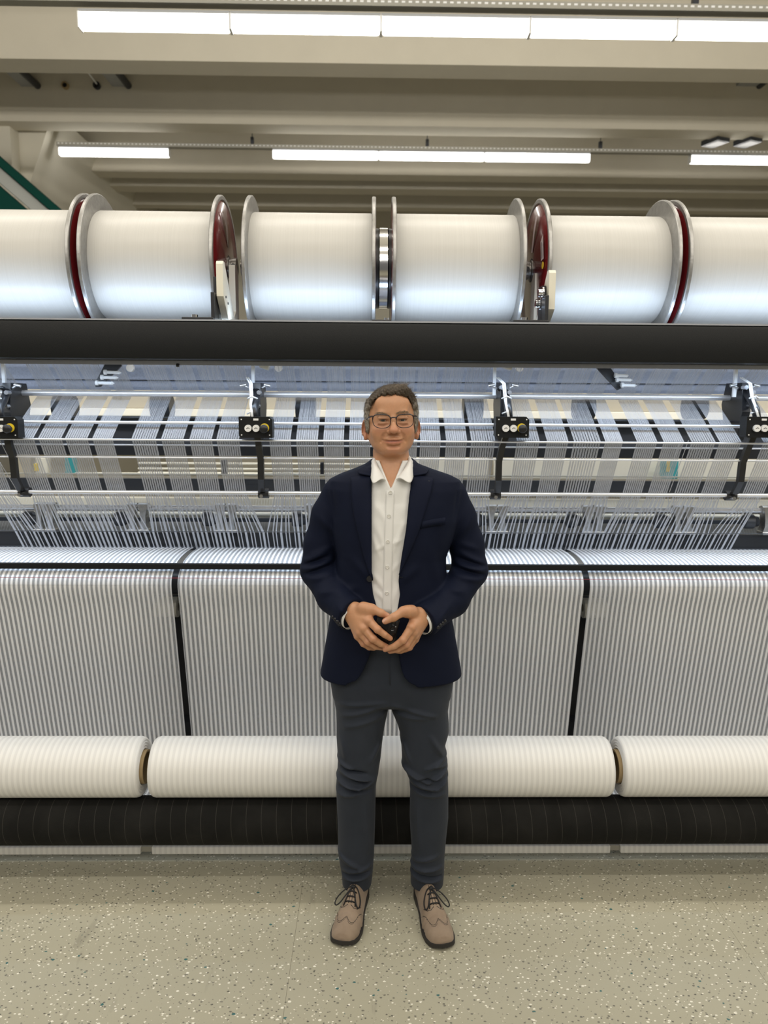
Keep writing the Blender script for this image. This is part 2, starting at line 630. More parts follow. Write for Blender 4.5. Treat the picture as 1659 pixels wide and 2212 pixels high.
# ---- big black front beam, LED profile
YBM = 2.88
zt, zb = zat(697, YBM, 830), zat(780, YBM, 830)
MB().box(((XA + XB) / 2, YBM + 0.075, (zt + zb) / 2), (XB - XA, 0.15, zt - zb), bevel=0.012).build('front_beam', M_BLACK, mach, auto=40)
M_SPLITL = plain('brushed strip', (0.5, 0.5, 0.52), 0.35, 0.8)
MB().box(((XA + XB) / 2, YBM + 0.03, zt + 0.004), (XB - XA, 0.05, 0.006)).build('edge_strip', M_ALU, mach)
YL = 2.97
zl = zat(788, YL, 830)
p = MB()
p.box(((XA + XB) / 2, YL, zl + 0.004), (XB - XA, 0.035, 0.008))
p.box(((XA + XB) / 2, YL - 0.016, zl - 0.002), (XB - XA, 0.004, 0.012))
p.build('lamp_profile', M_ALU, mach)
m_, N_, L_, B_ = new_mat('lit led strip')
B_.inputs['Emission Color'].default_value = (0.75, 0.87, 1, 1)
B_.inputs['Emission Strength'].default_value = 3.0
MB().box(((XA + XB) / 2, YL + 0.006, zl - 0.003), (XB - XA, 0.018, 0.004)).build('led_strip', m_, mach)
pts = [at(px, 789, YL - 0.02) for px in (384, 406, 810, 828)]
bp = MB().box(pts[0], (0.012, 0.012, 0.014), bevel=0.003).build('connector', M_BLACKM, mach)
rep('connector', bp, pts, mach)

# ---- sheet panel behind the top yarns
YPN = 3.42
z0, z1 = zat(846, YPN), zat(740, YPN)
pn = MB().box(((XA + XB) / 2, YPN + 0.01, (z0 + z1) / 2), (XB - XA, 0.012, z1 - z0), Matrix.Rotation(-0.0, 3, 'X')).build('backing_panel', M_PANEL, mach)
MB().box(((XA + XB) / 2, YPN + 0.002, zat(825, YPN)), (XB - XA, 0.006, 0.004)).build('panel_seam', M_BLACKM, mach)
sl = []
k = -14
while k < 16:
    sl.append((k * 0.225, YPN + 0.002, zat(843, YPN)))
    k += 1
bp = MB().box(sl[0], (0.10, 0.008, 0.008)).build('slot', M_BLACKM, mach)
rep('slot', bp, sl, mach)

# ---- chrome guide rods: (pixel row, depth, radius)
rods = [('guide_rod', 854, 3.20, 0.0118, M_ROD), ('guide_bar_edge', 905, 3.17, 0.004, M_DARK), ('guide_rod', 916, 3.05, 0.0066, M_ROD),
        ('thin_rod', 953, 2.985, 0.0042, M_ROD), ('thin_rod', 964, 3.16, 0.0032, M_ROD), ('thin_rod', 991, 3.02, 0.0034, M_ROD),
        ('guide_rod', 1066, 3.10, 0.0078, M_ROD), ('thin_rod', 1043, 3.34, 0.0025, M_CHROME), ('thin_rod', 1027, 3.45, 0.004, M_CREAM),
        ('thin_rod', 1150, 3.26, 0.0015, M_DARK)]
for nm, py, Y, r, mt in rods:
    z = zat(py, Y)
    MB().cyl((XA, Y, z), (XB, Y, z), r, 14).build(nm, mt, mach)
Ysh = 3.40
zsh = zat(1099, Ysh)
MB().cyl((XA, Ysh, zsh), (XB, Ysh, zsh), 0.0125, 18).build('drive_shaft', M_ALU, mach)
MB().cyl((XA, Ysh + 0.16, zat(1113, Ysh + 0.16)), (XB, Ysh + 0.16, zat(1113, Ysh + 0.16)), 0.013, 16).build('rear_shaft', M_CREAM, mach)

# ---- dark guide bars behind the yarns, with white screws
def bar(name, ya, yb, Y, mt, th=0.02):
    za, zb_ = zat(ya, Y), zat(yb, Y)
    return MB().box(((XA + XB) / 2, Y, (za + zb_) / 2), (XB - XA, th, za - zb_)).build(name, mt, mach)


def bar_seg(name, ya, yb, Y, mt, x0, x1, th=0.02):
    za, zb_ = zat(ya, Y), zat(yb, Y)
    a, b = xat(x0, ya, Y), xat(x1, ya, Y)
    return MB().box(((a + b) / 2, Y, (za + zb_) / 2), (b - a, th, za - zb_)).build(name, mt, mach)


YG = 3.088
pl = []
k = -30
seg = 49.3
x = -14.0
first = None
while x < 1680:
    a, b = xat(x + 1.2, 935, YG), xat(x + seg - 1.2, 935, YG)
    pl.append(((a + b) / 2, YG, (zat(920, YG) + zat(947, YG)) / 2))
    x += seg
w_ = xat(seg - 1.2, 935, YG) - xat(1.2, 935, YG)
bp = MB().box(pl[0], (w_, 0.012, zat(920, YG) - zat(947, YG)), bevel=0.001).build('guide_plate', M_BLACKM, mach)
rep('guide_plate', bp, pl, mach)
sc = []
for q in pl:
    for dx in (-0.012, 0.012):
        sc.append((q[0] + w_ / 2 + dx, YG - 0.012, zat(925, YG)))
bp = MB().cyl((sc[0][0], sc[0][1] - 0.030, sc[0][2]), (sc[0][0], sc[0][1] + 0.008, sc[0][2]), 0.0052, 10).build('screw', M_WHITEP, mach)
rep('screw', bp, sc, mach)
ln_ = [(q[0] - 0.004, YG - 0.008, zat(929, YG)) for q in pl]
bp = MB().box(ln_[0], (0.046, 0.003, 0.0022)).build('scale_mark', M_WHITEP, mach)
rep('scale_mark', bp, ln_, mach)
bar('guide_bar', 966, 986, 3.30, M_BLACKM)
bar('guide_bar', 1036, 1061, 3.30, M_DARK)
bar('needle_bed', 1151, 1181, 3.44, M_BLACKM, 0.03)
bar('needle_bed_lip', 1180, 1188, 3.43, M_DARK, 0.05)
bar('needle_bed_rail', 1120, 1128, 3.52, M_DARK)
dots = []
for x in range(-10, 1680, 19):
    dots.append(Vector((xat(x, 972, 3.285), 3.288, zat(972 + (x % 2) * 3, 3.288))))
    dots.append(Vector((xat(x + 8, 1050, 3.285), 3.288, zat(1051 + (x % 3), 3.288))))
bp = MB().box(dots[0], (0.006, 0.004, 0.003)).build('rivet', M_WHITEP, mach)
rep('rivet', bp, dots, mach)

# ---- shaft clamps: a pair of cast brackets and a dark motor can
def clamp(px, first=[None]):
    x = xat(px, 1120, Ysh)
    zc, zd = zat(1099, Ysh), zat(1146, Ysh)
    h = zc - zd
    if first[0] is None:
        e = []
        for dx in (-0.026, 0.026):
            b = MB()
            b.prism([(x + dx - 0.021, zc + 0.018), (x + dx + 0.021, zc + 0.018), (x + dx + 0.017, zc), (x + dx + 0.010, zc - h * 0.35), (x + dx + 0.011, zc - h * 0.7),
                     (x + dx + 0.020, zd), (x + dx - 0.020, zd), (x + dx - 0.011, zc - h * 0.7), (x + dx - 0.012, zc - h * 0.35), (x + dx - 0.018, zc)], Ysh - 0.028, Ysh + 0.022)
            b.cyl((x + dx - 0.023, Ysh - 0.005, zc + 0.004), (x + dx + 0.023, Ysh - 0.005, zc + 0.004), 0.020, 16)
            b.box((x + dx, Ysh - 0.01, zd), (0.052, 0.06, 0.014), bevel=0.004)
            b.cyl((x + dx + 0.024, Ysh - 0.02, zc + 0.012), (x + dx + 0.036, Ysh - 0.02, zc + 0.012), 0.006, 8)
            e.append(b.build('shaft_clamp', M_CAST, mach))
        b = MB()
        b.lathe([(-0.03, 0), (-0.03, 0.030), (-0.025, 0.034), (0.012, 0.034), (0.02, 0.026), (0.035, 0.024), (0.035, 0)], (x - 0.085, Ysh + 0.02, (zc + zd) / 2 - 0.004), 'X', 24)
        e.append(b.build('motor_can', M_DARK, mach, auto=40))
        first[0] = (x, e)
        return
    x0, e = first[0]
    for o in e:
        c = o.copy()
        c.location = (x - x0, 0, 0)
        COL.objects.link(c)
        c.parent = mach
        c.matrix_parent_inverse = o.matrix_parent_inverse.copy()


for px in (102, 301, 490, 684, 880, 1072, 1279, 1472, 1664):
    clamp(px)

# ---- control arms: box with two white buttons and a mushroom button, bracket, lower arm, cables
YC = 2.94
CX0 = 552


def control_station(px, boxpx, rodpx):
    sx = xat(boxpx, 925, YC)
    zc = zat(923, YC, boxpx)
    ax = xat(px, 870, 3.1)
    w, h = 0.132, 0.083
    bx = MB()
    bx.prism([(sx - w / 2, zc - h / 2 + 0.008), (sx - w / 2, zc + h / 2), (sx + w / 2 - 0.012, zc + h / 2), (sx + w / 2, zc + h / 2 - 0.012),
              (sx + w / 2, zc - h / 2), (sx - w / 2 + 0.008, zc - h / 2)], YC, YC + 0.055)
    box = bx.build('control_box', M_BLACK, mach, label='black control box with two white buttons')
    for i, dx in enumerate((-0.028, 0.003)):
        q = MB()
        q.cyl((sx + dx, YC - 0.012, zc - 0.004), (sx + dx, YC + 0.001, zc - 0.004), 0.0138, 20)
        q.build('push_button', M_WHITEP, box)
        g = MB()
        g.tube([(sx + dx - 0.006, YC - 0.0125, zc - 0.006), (sx + dx, YC - 0.0125, zc - 0.001), (sx + dx + 0.006, YC - 0.0125, zc - 0.004)], 0.0012, 6)
        g.build('button_symbol', M_INK, box)
    q = MB()
    q.cyl((sx + 0.036, YC - 0.004, zc - 0.002), (sx + 0.036, YC + 0.001, zc - 0.002), 0.0175, 24)
    q.build('button_collar', M_YELLOW, box)
    q = MB()
    q.lathe([(-0.034, 0), (-0.034, 0.012), (-0.030, 0.0165), (-0.020, 0.0165), (-0.016, 0.011), (0.0, 0.010)], (sx + 0.036, YC, zc - 0.005), 'Y', 24)
    q.build('emergency_button', M_BLACKM, box, auto=50)
    MB().box((sx + 0.002, YC - 0.0015, zc + h / 2 - 0.011), (0.02, 0.002, 0.008)).build('label_plate', M_WHITEP, box)
    for dx, dz in ((-1, 1), (-1, -1), (1, 1), (1, -1)):
        MB().cyl((sx + dx * (w / 2 - 0.011), YC - 0.002, zc + dz * (h / 2 - 0.011)), (sx + dx * (w / 2 - 0.011), YC + 0.001, zc + dz * (h / 2 - 0.011)), 0.0026, 8).build('screw', M_WHITEP, box)
    # bracket behind / above the box
    zt_ = zat(838, 3.16, px)
    a = MB()
    a.prism([(3.10, zt_ + 0.02), (3.24, zt_ + 0.02), (3.27, zt_ - 0.07), (3.22, zt_ - 0.20), (3.12, zt_ - 0.22), (3.08, zt_ - 0.10)], ax - 0.012, ax + 0.022, 'YZ')
    a.build('arm_plate', M_BLACKM, mach)
    q = MB()
    q.tube([(ax + 0.006, 3.10, zt_ - 0.015), (ax + 0.010, 3.05, zt_ - 0.06), (sx + (ax - sx) * 0.6, 3.0, zc + 0.07), (sx + (ax - sx) * 0.5, 2.985, zc + 0.03)], 0.016, 10)
    q.build('box_arm', M_BLACKM, mach)
    for off, zz in ((0.020, 0.0), (0.014, -0.055), (-0.012, 0.02)):
        MB().cyl((ax + off, 3.06, zt_ + zz - 0.02), (ax + off, 3.09, zt_ + zz - 0.02), 0.0095, 6).build('hex_bolt', M_ALU, mach)
    for off, k in ((-0.012, 0.0), (-0.004, 0.012)):
        q = MB()
        q.tube([(ax - 0.02 + off, 3.08, zt_ + 0.04), (ax + off, 3.04, zt_ + 0.015), (ax + off + 0.004, 3.025, zt_ - 0.04), (ax + off * 0.5, 3.0, zc + 0.09), (sx + (ax - sx) * 0.5 + off * 0.5, 2.965, zc + 0.035)], 0.0032, 8)
        q.build('cable', M_WHITEP, mach)
    for k in range(2):
        q = MB()
        zz = zt_ - 0.045 - 0.06 * k
        q.tube([(ax - 0.018, 3.02 - 0.02 * k, zz), (ax, 3.0 - 0.02 * k, zz + 0.008), (ax + 0.02, 3.02 - 0.02 * k, zz)], 0.0035, 8)
        q.build('cable_tie', M_WHITEP, mach)
    # clamp levers beside the top rod
    for sgn in (-1, 1):
        q = MB()
        q.tube([(ax + sgn * 0.008, 3.14, zat(845, 3.14, px)), (ax + sgn * 0.028, 3.10, zat(838, 3.10, px)), (ax + sgn * 0.046, 3.10, zat(832, 3.10, px))], 0.0042, 8)
        q.cyl((ax + sgn * 0.036, 3.10, zat(831, 3.10, px)), (ax + sgn * 0.062, 3.10, zat(834, 3.10, px)), 0.0062, 10)
        q.build('clamp_lever', M_ALU, mach)
    # white post up to the beam
    xp = xat(px - (5 if px < 900 else 18), 820, 3.12)
    MB().box((xp, 3.12, (zat(780, 3.12) + zat(852, 3.12)) / 2), (0.013, 0.013, zat(780, 3.12) - zat(852, 3.12))).build('post', M_WHITEP, mach)
    # lower arm down to the lowest guide rod
    dxs = 1 if px < 830 else -1
    xr = xat(rodpx, 1066, 3.06)
    q = MB()
    za, zb2 = zat(948, 3.02), zat(1070, 3.06)
    zs = [za + 0.03, za - 0.03, (za + zb2) / 2 + 0.03, (za + zb2) / 2 - 0.05, zb2 + 0.01]
    xs = [sx + (xr - sx) * 0.35, sx + (xr - sx) * 0.9, xr + 0.004 * dxs, xr + 0.002 * dxs, xr - 0.004 * dxs]
    ys = [2.99, 3.0, 3.02, 3.03, 3.085]
    vs, fs = [], []
    for j in range(5):
        for (ox, oy) in ((-0.012, -0.012), (0.012, -0.012), (0.012, 0.012), (-0.012, 0.012)):
            vs.append((xs[j] + ox, ys[j] + oy, zs[j]))
    for j in range(4):
        for k in range(4):
            fs.append((j * 4 + k, j * 4 + (k + 1) % 4, j * 4 + 4 + (k + 1) % 4, j * 4 + 4 + k))
    fs += [(3, 2, 1, 0), (16, 17, 18, 19)]
    q.add(vs, fs)
    arm = q.build('lower_arm', M_BLACKM, mach)
    MB().cyl((xr - 0.022, 3.11, zb2), (xr + 0.022, 3.11, zb2), 0.021, 8).build('rod_clamp', M_BLACKM, arm)
    MB().cyl((xr - 0.004, 3.062, zb2 - 0.006), (xr - 0.004, 3.095, zb2 - 0.006), 0.008, 6).build('hex_bolt', M_CHROME, arm)


control_station(14, 2, 42)
control_station(552, 552, 566)
control_station(1086, 1107, 1074)
control_station(1606, 1648, 1590)

# ---- white peg brackets hanging in front of the panel
for sgn, px0 in ((1, 222), (-1, 1320)):
    Yk = 3.16
    b = MB()
    if sgn > 0:
        poly = [(206, 826), (206, 836), (216, 836), (262, 790), (262, 770), (235, 770)]
    else:
        poly = [(1334, 843), (1344, 838), (1344, 828), (1300, 770), (1268, 770), (1290, 796)]
    pp = [(xat(a, c, Yk), zat(c, Yk, a)) for a, c in poly]
    b.prism(pp, Yk, Yk + 0.012)
    br = b.build('peg_bracket', M_BLACKM, mach)
    pegs = [(228, 804, 262), (221, 815, 256), (210, 827, 247)] if sgn > 0 else [(1331, 811, 1358), (1334, 820, 1366), (1345, 832, 1375)]
    for a, c, d in pegs:
        p0, p1 = at(a, c, Yk - 0.03), at(d, c + 1, Yk - 0.03)
        q = MB()
        q.cyl(p0 - Vector((0.006, 0, 0)), p0 + Vector((0.004, 0, 0)), 0.0105, 12)
        tip = p0 + (p1 - p0) * 0.85
        q.cyl(p0, tip, 0.0068, 10)
        q.cyl(tip, p1, 0.0080, 10, 0.001)
        q.build('peg', M_WHITEP, br)
        MB().cyl(Vector((p0.x, Yk - 0.03, p0.z)), Vector((p0.x, Yk + 0.004, p0.z)), 0.004, 8).build('peg_stud', M_ALU, br)
for px in (602, 1122, 282):
    q = MB()
    c = at(px, 795, 3.2)
    q.lathe([(-0.01, 0), (-0.01, 0.016), (0.01, 0.016), (0.01, 0)], c, 'Y', 20)
    q.build('pulley', M_WHITEP, mach, auto=40)
for px in (572, 1096):
    MB().box(at(px, 792, 3.15), (0.035, 0.05, 0.02), Matrix.Rotation(0.35, 3, 'Y')).build('sensor_block', M_CREAM, mach)

# ---- yarn sheets
bands = [(37, 86), (95, 145), (152, 200), (210, 253), (293, 345), (356, 404), (416, 464), (473, 522), (585, 631), (642, 689), (700, 744), (755, 800), (809, 852), (860, 900),
         (906, 950), (961, 1006), (1014, 1066), (1111, 1160), (1175, 1221), (1232, 1290), (1299, 1337), (1366, 1410), (1423, 1467), (1482, 1534), (1542, 1589), (1635, 1684),
         (-52, -6)]
PATH = [(765, 3.10), (848, 3.30), (906, 3.115), (950, 3.00), (1066, 3.145), (1152, 3.32), (1187, 3.39)]
PZ = [zat(py, Y) for py, Y in PATH]
rng = random.Random(4)
PITCHC = 0.0199


def threads(path_pts_list, r):
    """one mesh of three-sided threads"""
    vs, fs = [], []
    for pts in path_pts_list:
        n0 = len(vs)
        for (x, y, z) in pts:
            vs += [(x - r, y, z), (x + r, y, z), (x, y - r * 1.2, z + r * 0.3)]
        for j in range(len(pts) - 1):
            a, b = n0 + 3 * j, n0 + 3 * j + 3
            fs += [(a, a + 2, b + 2, b), (a + 2, a + 1, b + 1, b + 2), (a + 1, a, b, b + 1)]
    return vs, fs


bands.sort()
for bi, (xl, xr) in enumerate(bands):
    Yr = 3.06
    el = xat((xl + (bands[bi - 1][1] if bi else xl - 8)) / 2, 925, Yr)
    er_ = xat((xr + (bands[bi + 1][0] if bi + 1 < len(bands) else xr + 8)) / 2, 925, Yr)
    a, b = xat(xl, 925, Yr), xat(xr, 925, Yr)
    c = (a + b) / 2
    lst = []
    n, ng = 60, 10
    for i in range(n):
        u = (i + 0.5) / n
        xu = a + (b - a) * u + rng.uniform(-0.0007, 0.0007)
        g = i // (n // ng)
        ug = (g + 0.5) / ng
        xg = a + (b - a) * ug + ((i % 6) - 2.5) * 0.00105 + rng.uniform(-0.0002, 0.0002)
        cx_ = el + (er_ - el) * ug
        kx = math.floor((cx_ - PITCHC * 0.25) / PITCHC + 0.5)
        rib = kx * PITCHC + PITCHC * 0.25
        xs_ = rib + ((i % 12) - 5.5) * 0.00082
        xt = xu + rng.uniform(-0.004, 0.004)
        xx = [xt, xu, xu, xu * 0.4 + xg * 0.6, xg, xs_, xs_]
        lst.append([(xx[j], PATH[j][1], PZ[j]) for j in range(7)])
    vs, fs = threads(lst, 0.00043)
    o = link('yarn_band', vs, fs, M_YARN, mach, kind='stuff')
# finer second sheet from behind down to the needles
lst = []
for i in range(520):
    x0 = XA + (XB - XA) * (i + 0.5) / 520
    lst.append([(x0 * 1.02, 3.75, zat(1040, 3.75)), (x0, 3.44, zat(1180, 3.44))])
vs, fs = threads(lst, 0.00042)
o = link('rear_yarn_sheet', vs, fs, M_YARN, mach, kind='stuff')
# loose single threads
for (xa_, ya_, Ya), (xb_, yb_, Yb_) in [((-2, 948, 2.99), (54, 1058, 3.10)), ((-20, 965, 2.99), (38, 1062, 3.1)), ((1487, 952, 2.99), (1446, 1063, 3.1)), ((1470, 952, 2.99), (1430, 1063, 3.1)),
                                       ((278, 1070, 3.2), (282, 1098, 3.38)), ((288, 1070, 3.2), (293, 1098, 3.38)), ((482, 1070, 3.2), (488, 1096, 3.38)), ((671, 1070, 3.2), (672, 1098, 3.38)),
                                       ((1443, 1072, 3.2), (1445, 1098, 3.38)), ((1455, 1072, 3.2), (1455, 1098, 3.38)), ((1636, 1072, 3.2), (1634, 1100, 3.38))]:
    MB().cyl(at(xa_, ya_, Ya), at(xb_, yb_, Yb_), 0.0013, 6).build('single_thread', M_YARN, mach)

# ---- dark lower frame behind the hanging cloth and end columns
q = MB().box(((XA + XB) / 2, 3.40, 0.50), (XB - XA, 0.06, 0.86)).build('lower_panel', plain('grey black panel', (0.020, 0.020, 0.021), 0.6), mach)
MB().box(((XA + XB) / 2, 3.36, 0.12), (XB - XA, 0.14, 0.24)).build('base_beam', M_BLACKM, mach)
for x in (XA - 0.1, XB + 0.1):
    MB().box((x, 3.2, 1.35), (0.2, 0.75, 2.7), bevel=0.02).build('end_column', M_CREAM, mach)
zr_ = zat(1258, 3.16)
MB().cyl((XA, 3.175, zr_), (XB, 3.175, zr_), 0.062, 32).build('breast_roller', M_BLACKM, mach)
for sgn, px in ((-1, 372), (1, 1262)):
    x = xat(px + 5, 1312, 3.24)
    q = MB()
    q.lathe([(-0.05, 0.018), (-0.05, 0.046), (0.05, 0.046), (0.05, 0.018)], (x - sgn * -0.035, 3.25, zat(1312, 3.25)), 'X', 28)
    q.build('guide_pulley', M_CREAM, mach, auto=40)
YBR = 3.02
zq0, zq1 = zat(1219, YBR), zat(1231.5, YBR)
MB().box(((XA + XB) / 2, YBR + 0.008, (zq0 + zq1) / 2), (XB - XA, 0.016, zq0 - zq1), bevel=0.003).build('cloth_bar', M_BLACK, mach)
MB().cyl((XA, 2.985, zat(1250, 2.985)), (XB, 2.985, zat(1250, 2.985)), 0.0010, 6).build('red_thread', plain('red thread', (0.30, 0.02, 0.04), 0.6), mach)

# ---- bearing plates and angle brackets carrying the warp beams
YW, RF, ZW = 3.33, 0.2895, 2.292
for sgn, px in ((-1, 475), (1, 1193)):
    x = xat(px, 600, 2.97)
    zt0 = zat(563 if sgn < 0 else 583, 2.97, px)
    zb0 = zat(640 if sgn < 0 else 668, 2.97, px)
    b = MB()
    b.prism([(2.965, zt0 - 0.012), (2.975, zt0), (3.0, zt0), (3.19, zt0 - 0.19), (3.225, zt0 - 0.16), (3.225, zt0 + 0.03), (3.26, zt0 + 0.035), (3.30, zt0 - 0.0), (3.30, 2.02),
             (3.12, 1.99), (2.965, zb0)], x - 0.013, x + 0.013, 'YZ')
    b.build('bearing_plate', M_CREAM, mach)
    xk = x + sgn * (-0.022 if sgn > 0 else 0.022)
    xk = x - 0.024
    b = MB()
    b.prism([(3.00, zt + 0.004), (3.00, zt0 - 0.055), (3.06, zt0 - 0.055), (3.06, zt + 0.004)], xk - 0.008, xk + 0.008, 'YZ')
    xf0 = xat(394 if sgn < 0 else 1108, 688, 2.93)
    xf1 = xk + 0.006
    b.box(((xf0 + xf1) / 2, 2.955, zt + 0.013), (xf1 - xf0, 0.075, 0.012), bevel=0.002)
    b.box((xk, 2.975, zt + 0.06), (0.014, 0.075, 0.11), bevel=0.002)
    br = b.build('angle_bracket', M_BLACKM, mach)
    MB().cyl((xf0 + 0.045, 2.94, zt + 0.018), (xf0 + 0.045, 2.94, zt + 0.030), 0.0135, 6).build('hex_bolt', M_CHROME, br)
    if sgn > 0:
        for zz, yy in ((0.085, 2.985), (0.12, 3.03)):
            q = MB()
            q.cyl((xk - 0.010, yy, zt0 - zz), (xk - 0.026, yy, zt0 - zz), 0.017, 6)
            q.cyl((xk - 0.006, yy, zt0 - zz), (xk - 0.012, yy, zt0 - zz), 0.024, 18)
            q.build('hex_bolt', M_CHROME, br)
    else:
        for zz, yy in ((0.13, 3.01), (0.15, 3.05)):
            MB().cyl((x + 0.012, yy, zt0 - zz), (x + 0.016, yy, zt0 - zz), 0.005, 8).build('screw', M_DARK, br)
c = at(824, 694, 2.93)
b = MB().box((c.x, 2.95, zt + 0.010), (0.075, 0.07, 0.010), bevel=0.002).build('foot_plate', M_BLACKM, mach)
MB().cyl((c.x + 0.02, 2.94, zt + 0.014), (c.x + 0.02, 2.94, zt + 0.024), 0.010, 6).build('hex_bolt', M_CHROME, mach)

# ================================================================== warp beams (each section lifts out)
def wind_mat():
    m, N, L, B = new_mat('wound white yarn')
    tc = N.new('ShaderNodeTexCoord')
    mp = N.new('ShaderNodeMapping')
    mp.inputs['Scale'].default_value = (420, 2, 2)
    L.new(tc.outputs['Object'], mp.inputs['Vector'])
    n = N.new('ShaderNodeTexNoise')
    n.inputs['Scale'].default_value = 1.0
    n.inputs['Detail'].default_value = 3
    L.new(mp.outputs['Vector'], n.inputs['Vector'])
    L.new(mix_rgb(N, L, n.outputs['Fac'], (0.50, 0.49, 0.465), (0.60, 0.59, 0.56)), B.inputs['Base Color'])
    bmp = N.new('ShaderNodeBump')
    bmp.inputs['Strength'].default_value = 0.10
    bmp.inputs['Distance'].default_value = 0.001
    L.new(n.outputs['Fac'], bmp.inputs['Height'])
    L.new(bmp.outputs['Normal'], B.inputs['Normal'])
    B.inputs['Roughness'].default_value = 0.40
    B.inputs['Specular IOR Level'].default_value = 0.35
    B.inputs['Sheen Weight'].default_value = 0.1
    B.inputs['Anisotropic'].default_value = 0.3
    return m


M_WIND = wind_mat()
M_HUB = plain('oily steel', (0.20, 0.19, 0.18), 0.35, 0.9)
YF = YW - 0.989 * RF
fx = {}
for k, px in dict(a1=142.5, b0=168, b1=454, c0=524, c1=807.5, d0=853, d1=1136, e0=1191, e1=1473, f0=1497).items():
    fx[k] = xat(px, 520, YF)
FT = 0.0165
RWD = 0.224


def warp_beam(x0, x1, label, style0, style1):
    """style: (sticker, hub kind) of the two ends"""
    e = empty('warp_beam', ((x0 + x1) / 2, YW, ZW - RF), label, 'warp beam', 'row of warp beams on top of the machine')
    w = MB()
    w.lathe([(x0 + 0.006, 0.06), (x0 + 0.006, RWD - 0.004), (x0 + 0.014, RWD), (x1 - 0.014, RWD), (x1 - 0.006, RWD - 0.004), (x1 - 0.006, 0.06)], (0, YW, ZW), 'X', 96)
    w.build('yarn_winding', M_WIND, e, auto=40)
    for x, s, st in ((x0, -1, style0), (x1, 1, style1)):
        f = MB()
        t = FT / 2
        prof = [(x - s * t, 0.06), (x - s * t, RF - 0.004), (x - s * (t - 0.003), RF), (x + s * (t - 0.003), RF), (x + s * t, RF - 0.004), (x + s * t, RF - 0.018), (x + s * (t - 0.006), RF - 0.022),
                (x + s * (t - 0.006), 0.06)]
        f.lathe(prof, (0, YW, ZW), 'X', 96)
        fo = f.build('flange', M_FLANGE, e, auto=30)
        r = MB()
        r.lathe([(x + s * (t - 0.005), RF - 0.0225), (x + s * (t - 0.001), RF - 0.030), (x + s * (t + 0.002), 0.16), (x + s * (t + 0.008), 0.10), (x + s * (t + 0.010), 0.05)], (0, YW, ZW), 'X', 72)
        r.build('red_disc', M_RED, fo, auto=40)
        if st is None:
            continue
        kind, deco = st
        if kind == 'axle':
            q = MB()
            q.lathe([(x + s * t, 0.046), (x + s * (t + 0.014), 0.046), (x + s * (t + 0.016), 0.036), (x + s * (t + 0.024), 0.036), (x + s * (t + 0.026), 0.040), (x + s * (t + 0.045), 0.040), (x + s * (t + 0.045), 0)],
                    (0, YW, ZW), 'X', 40)
            q.build('hub', M_HUB, e, auto=30)
            b = MB()
            b.cyl((x + s * (t + 0.035), YW - 0.042, ZW), (x + s * (t + 0.035), YW - 0.02, ZW), 0.011, 16)
            b.build('hub_bore', M_BLACKM, e)
        elif kind == 'drum':
            q = MB()
            q.lathe([(x + s * t, 0.165), (x + s * (t + 0.012), 0.165), (x + s * (t + 0.012), 0.10)], (0, YW, ZW), 'X', 64)
            q.build('hub', M_BLACKM, e, auto=30)
        if deco == 'tape':
            # a strip of silver tape from the rim to the hub on the front of the disc
            for a0, w0, a1 in ((math.radians(118), 0.028, math.radians(96)), (math.radians(108), 0.02, math.radians(92))):
                vs = []
                for rr, ang, ww in ((0.235, a0, w0), (0.17, (a0 + a1) / 2, w0 * 0.8), (0.085, a1, w0 * 0.9)):
                    for q_ in (-0.5, 0.5):
                        th = ang + ww * q_ / rr
                        vs.append((x + s * (t + 0.011), YW + rr * math.cos(th), ZW + rr * math.sin(th)))
                link('tape_strip', vs, [(0, 1, 3, 2), (2, 3, 5, 4)], M_FILM, fo)
        if deco == 'sticker':
            def patch(r0, r1, t0, t1, mat, nm, d):
                vs = [(x + s * (t + d), YW + rr * math.cos(th), ZW + rr * math.sin(th)) for rr, th in ((r0, t0), (r1, t0), (r1, t1), (r0, t1))]
                link(nm, vs, [(0, 1, 2, 3)], mat, fo)
            patch(0.185, 0.232, math.radians(152), math.radians(178), M_STICKER, 'sticker', 0.008)
            patch(0.196, 0.204, math.radians(156), math.radians(176), M_INK, 'sticker_print', 0.0085)
            patch(0.212, 0.216, math.radians(160), math.radians(176), M_GREY, 'sticker_print', 0.0085)
            q = MB()
            cth = math.radians(184)
            cc = Vector((x + s * (t + 0.006), YW + 0.215 * math.cos(cth), ZW + 0.215 * math.sin(cth)))
            q.cyl(cc, cc + Vector((s * 0.002, 0, 0)), 0.014, 20)
            q.build('yellow_dot', M_YELLOW, fo)
            for a0, a1, ww in ((math.radians(112), math.radians(100), 0.03),):
                vs = []
                for rr, ang in ((0.225, a0), (0.16, (a0 + a1) / 2), (0.075, a1)):
                    for q_ in (-0.5, 0.5):
                        th = ang + ww * q_ / rr
                        vs.append((x + s * (t + 0.011), YW + rr * math.cos(th), ZW + rr * math.sin(th)))
                link('tape_strip', vs, [(0, 1, 3, 2), (2, 3, 5, 4)], M_STICKER, fo)
    return e


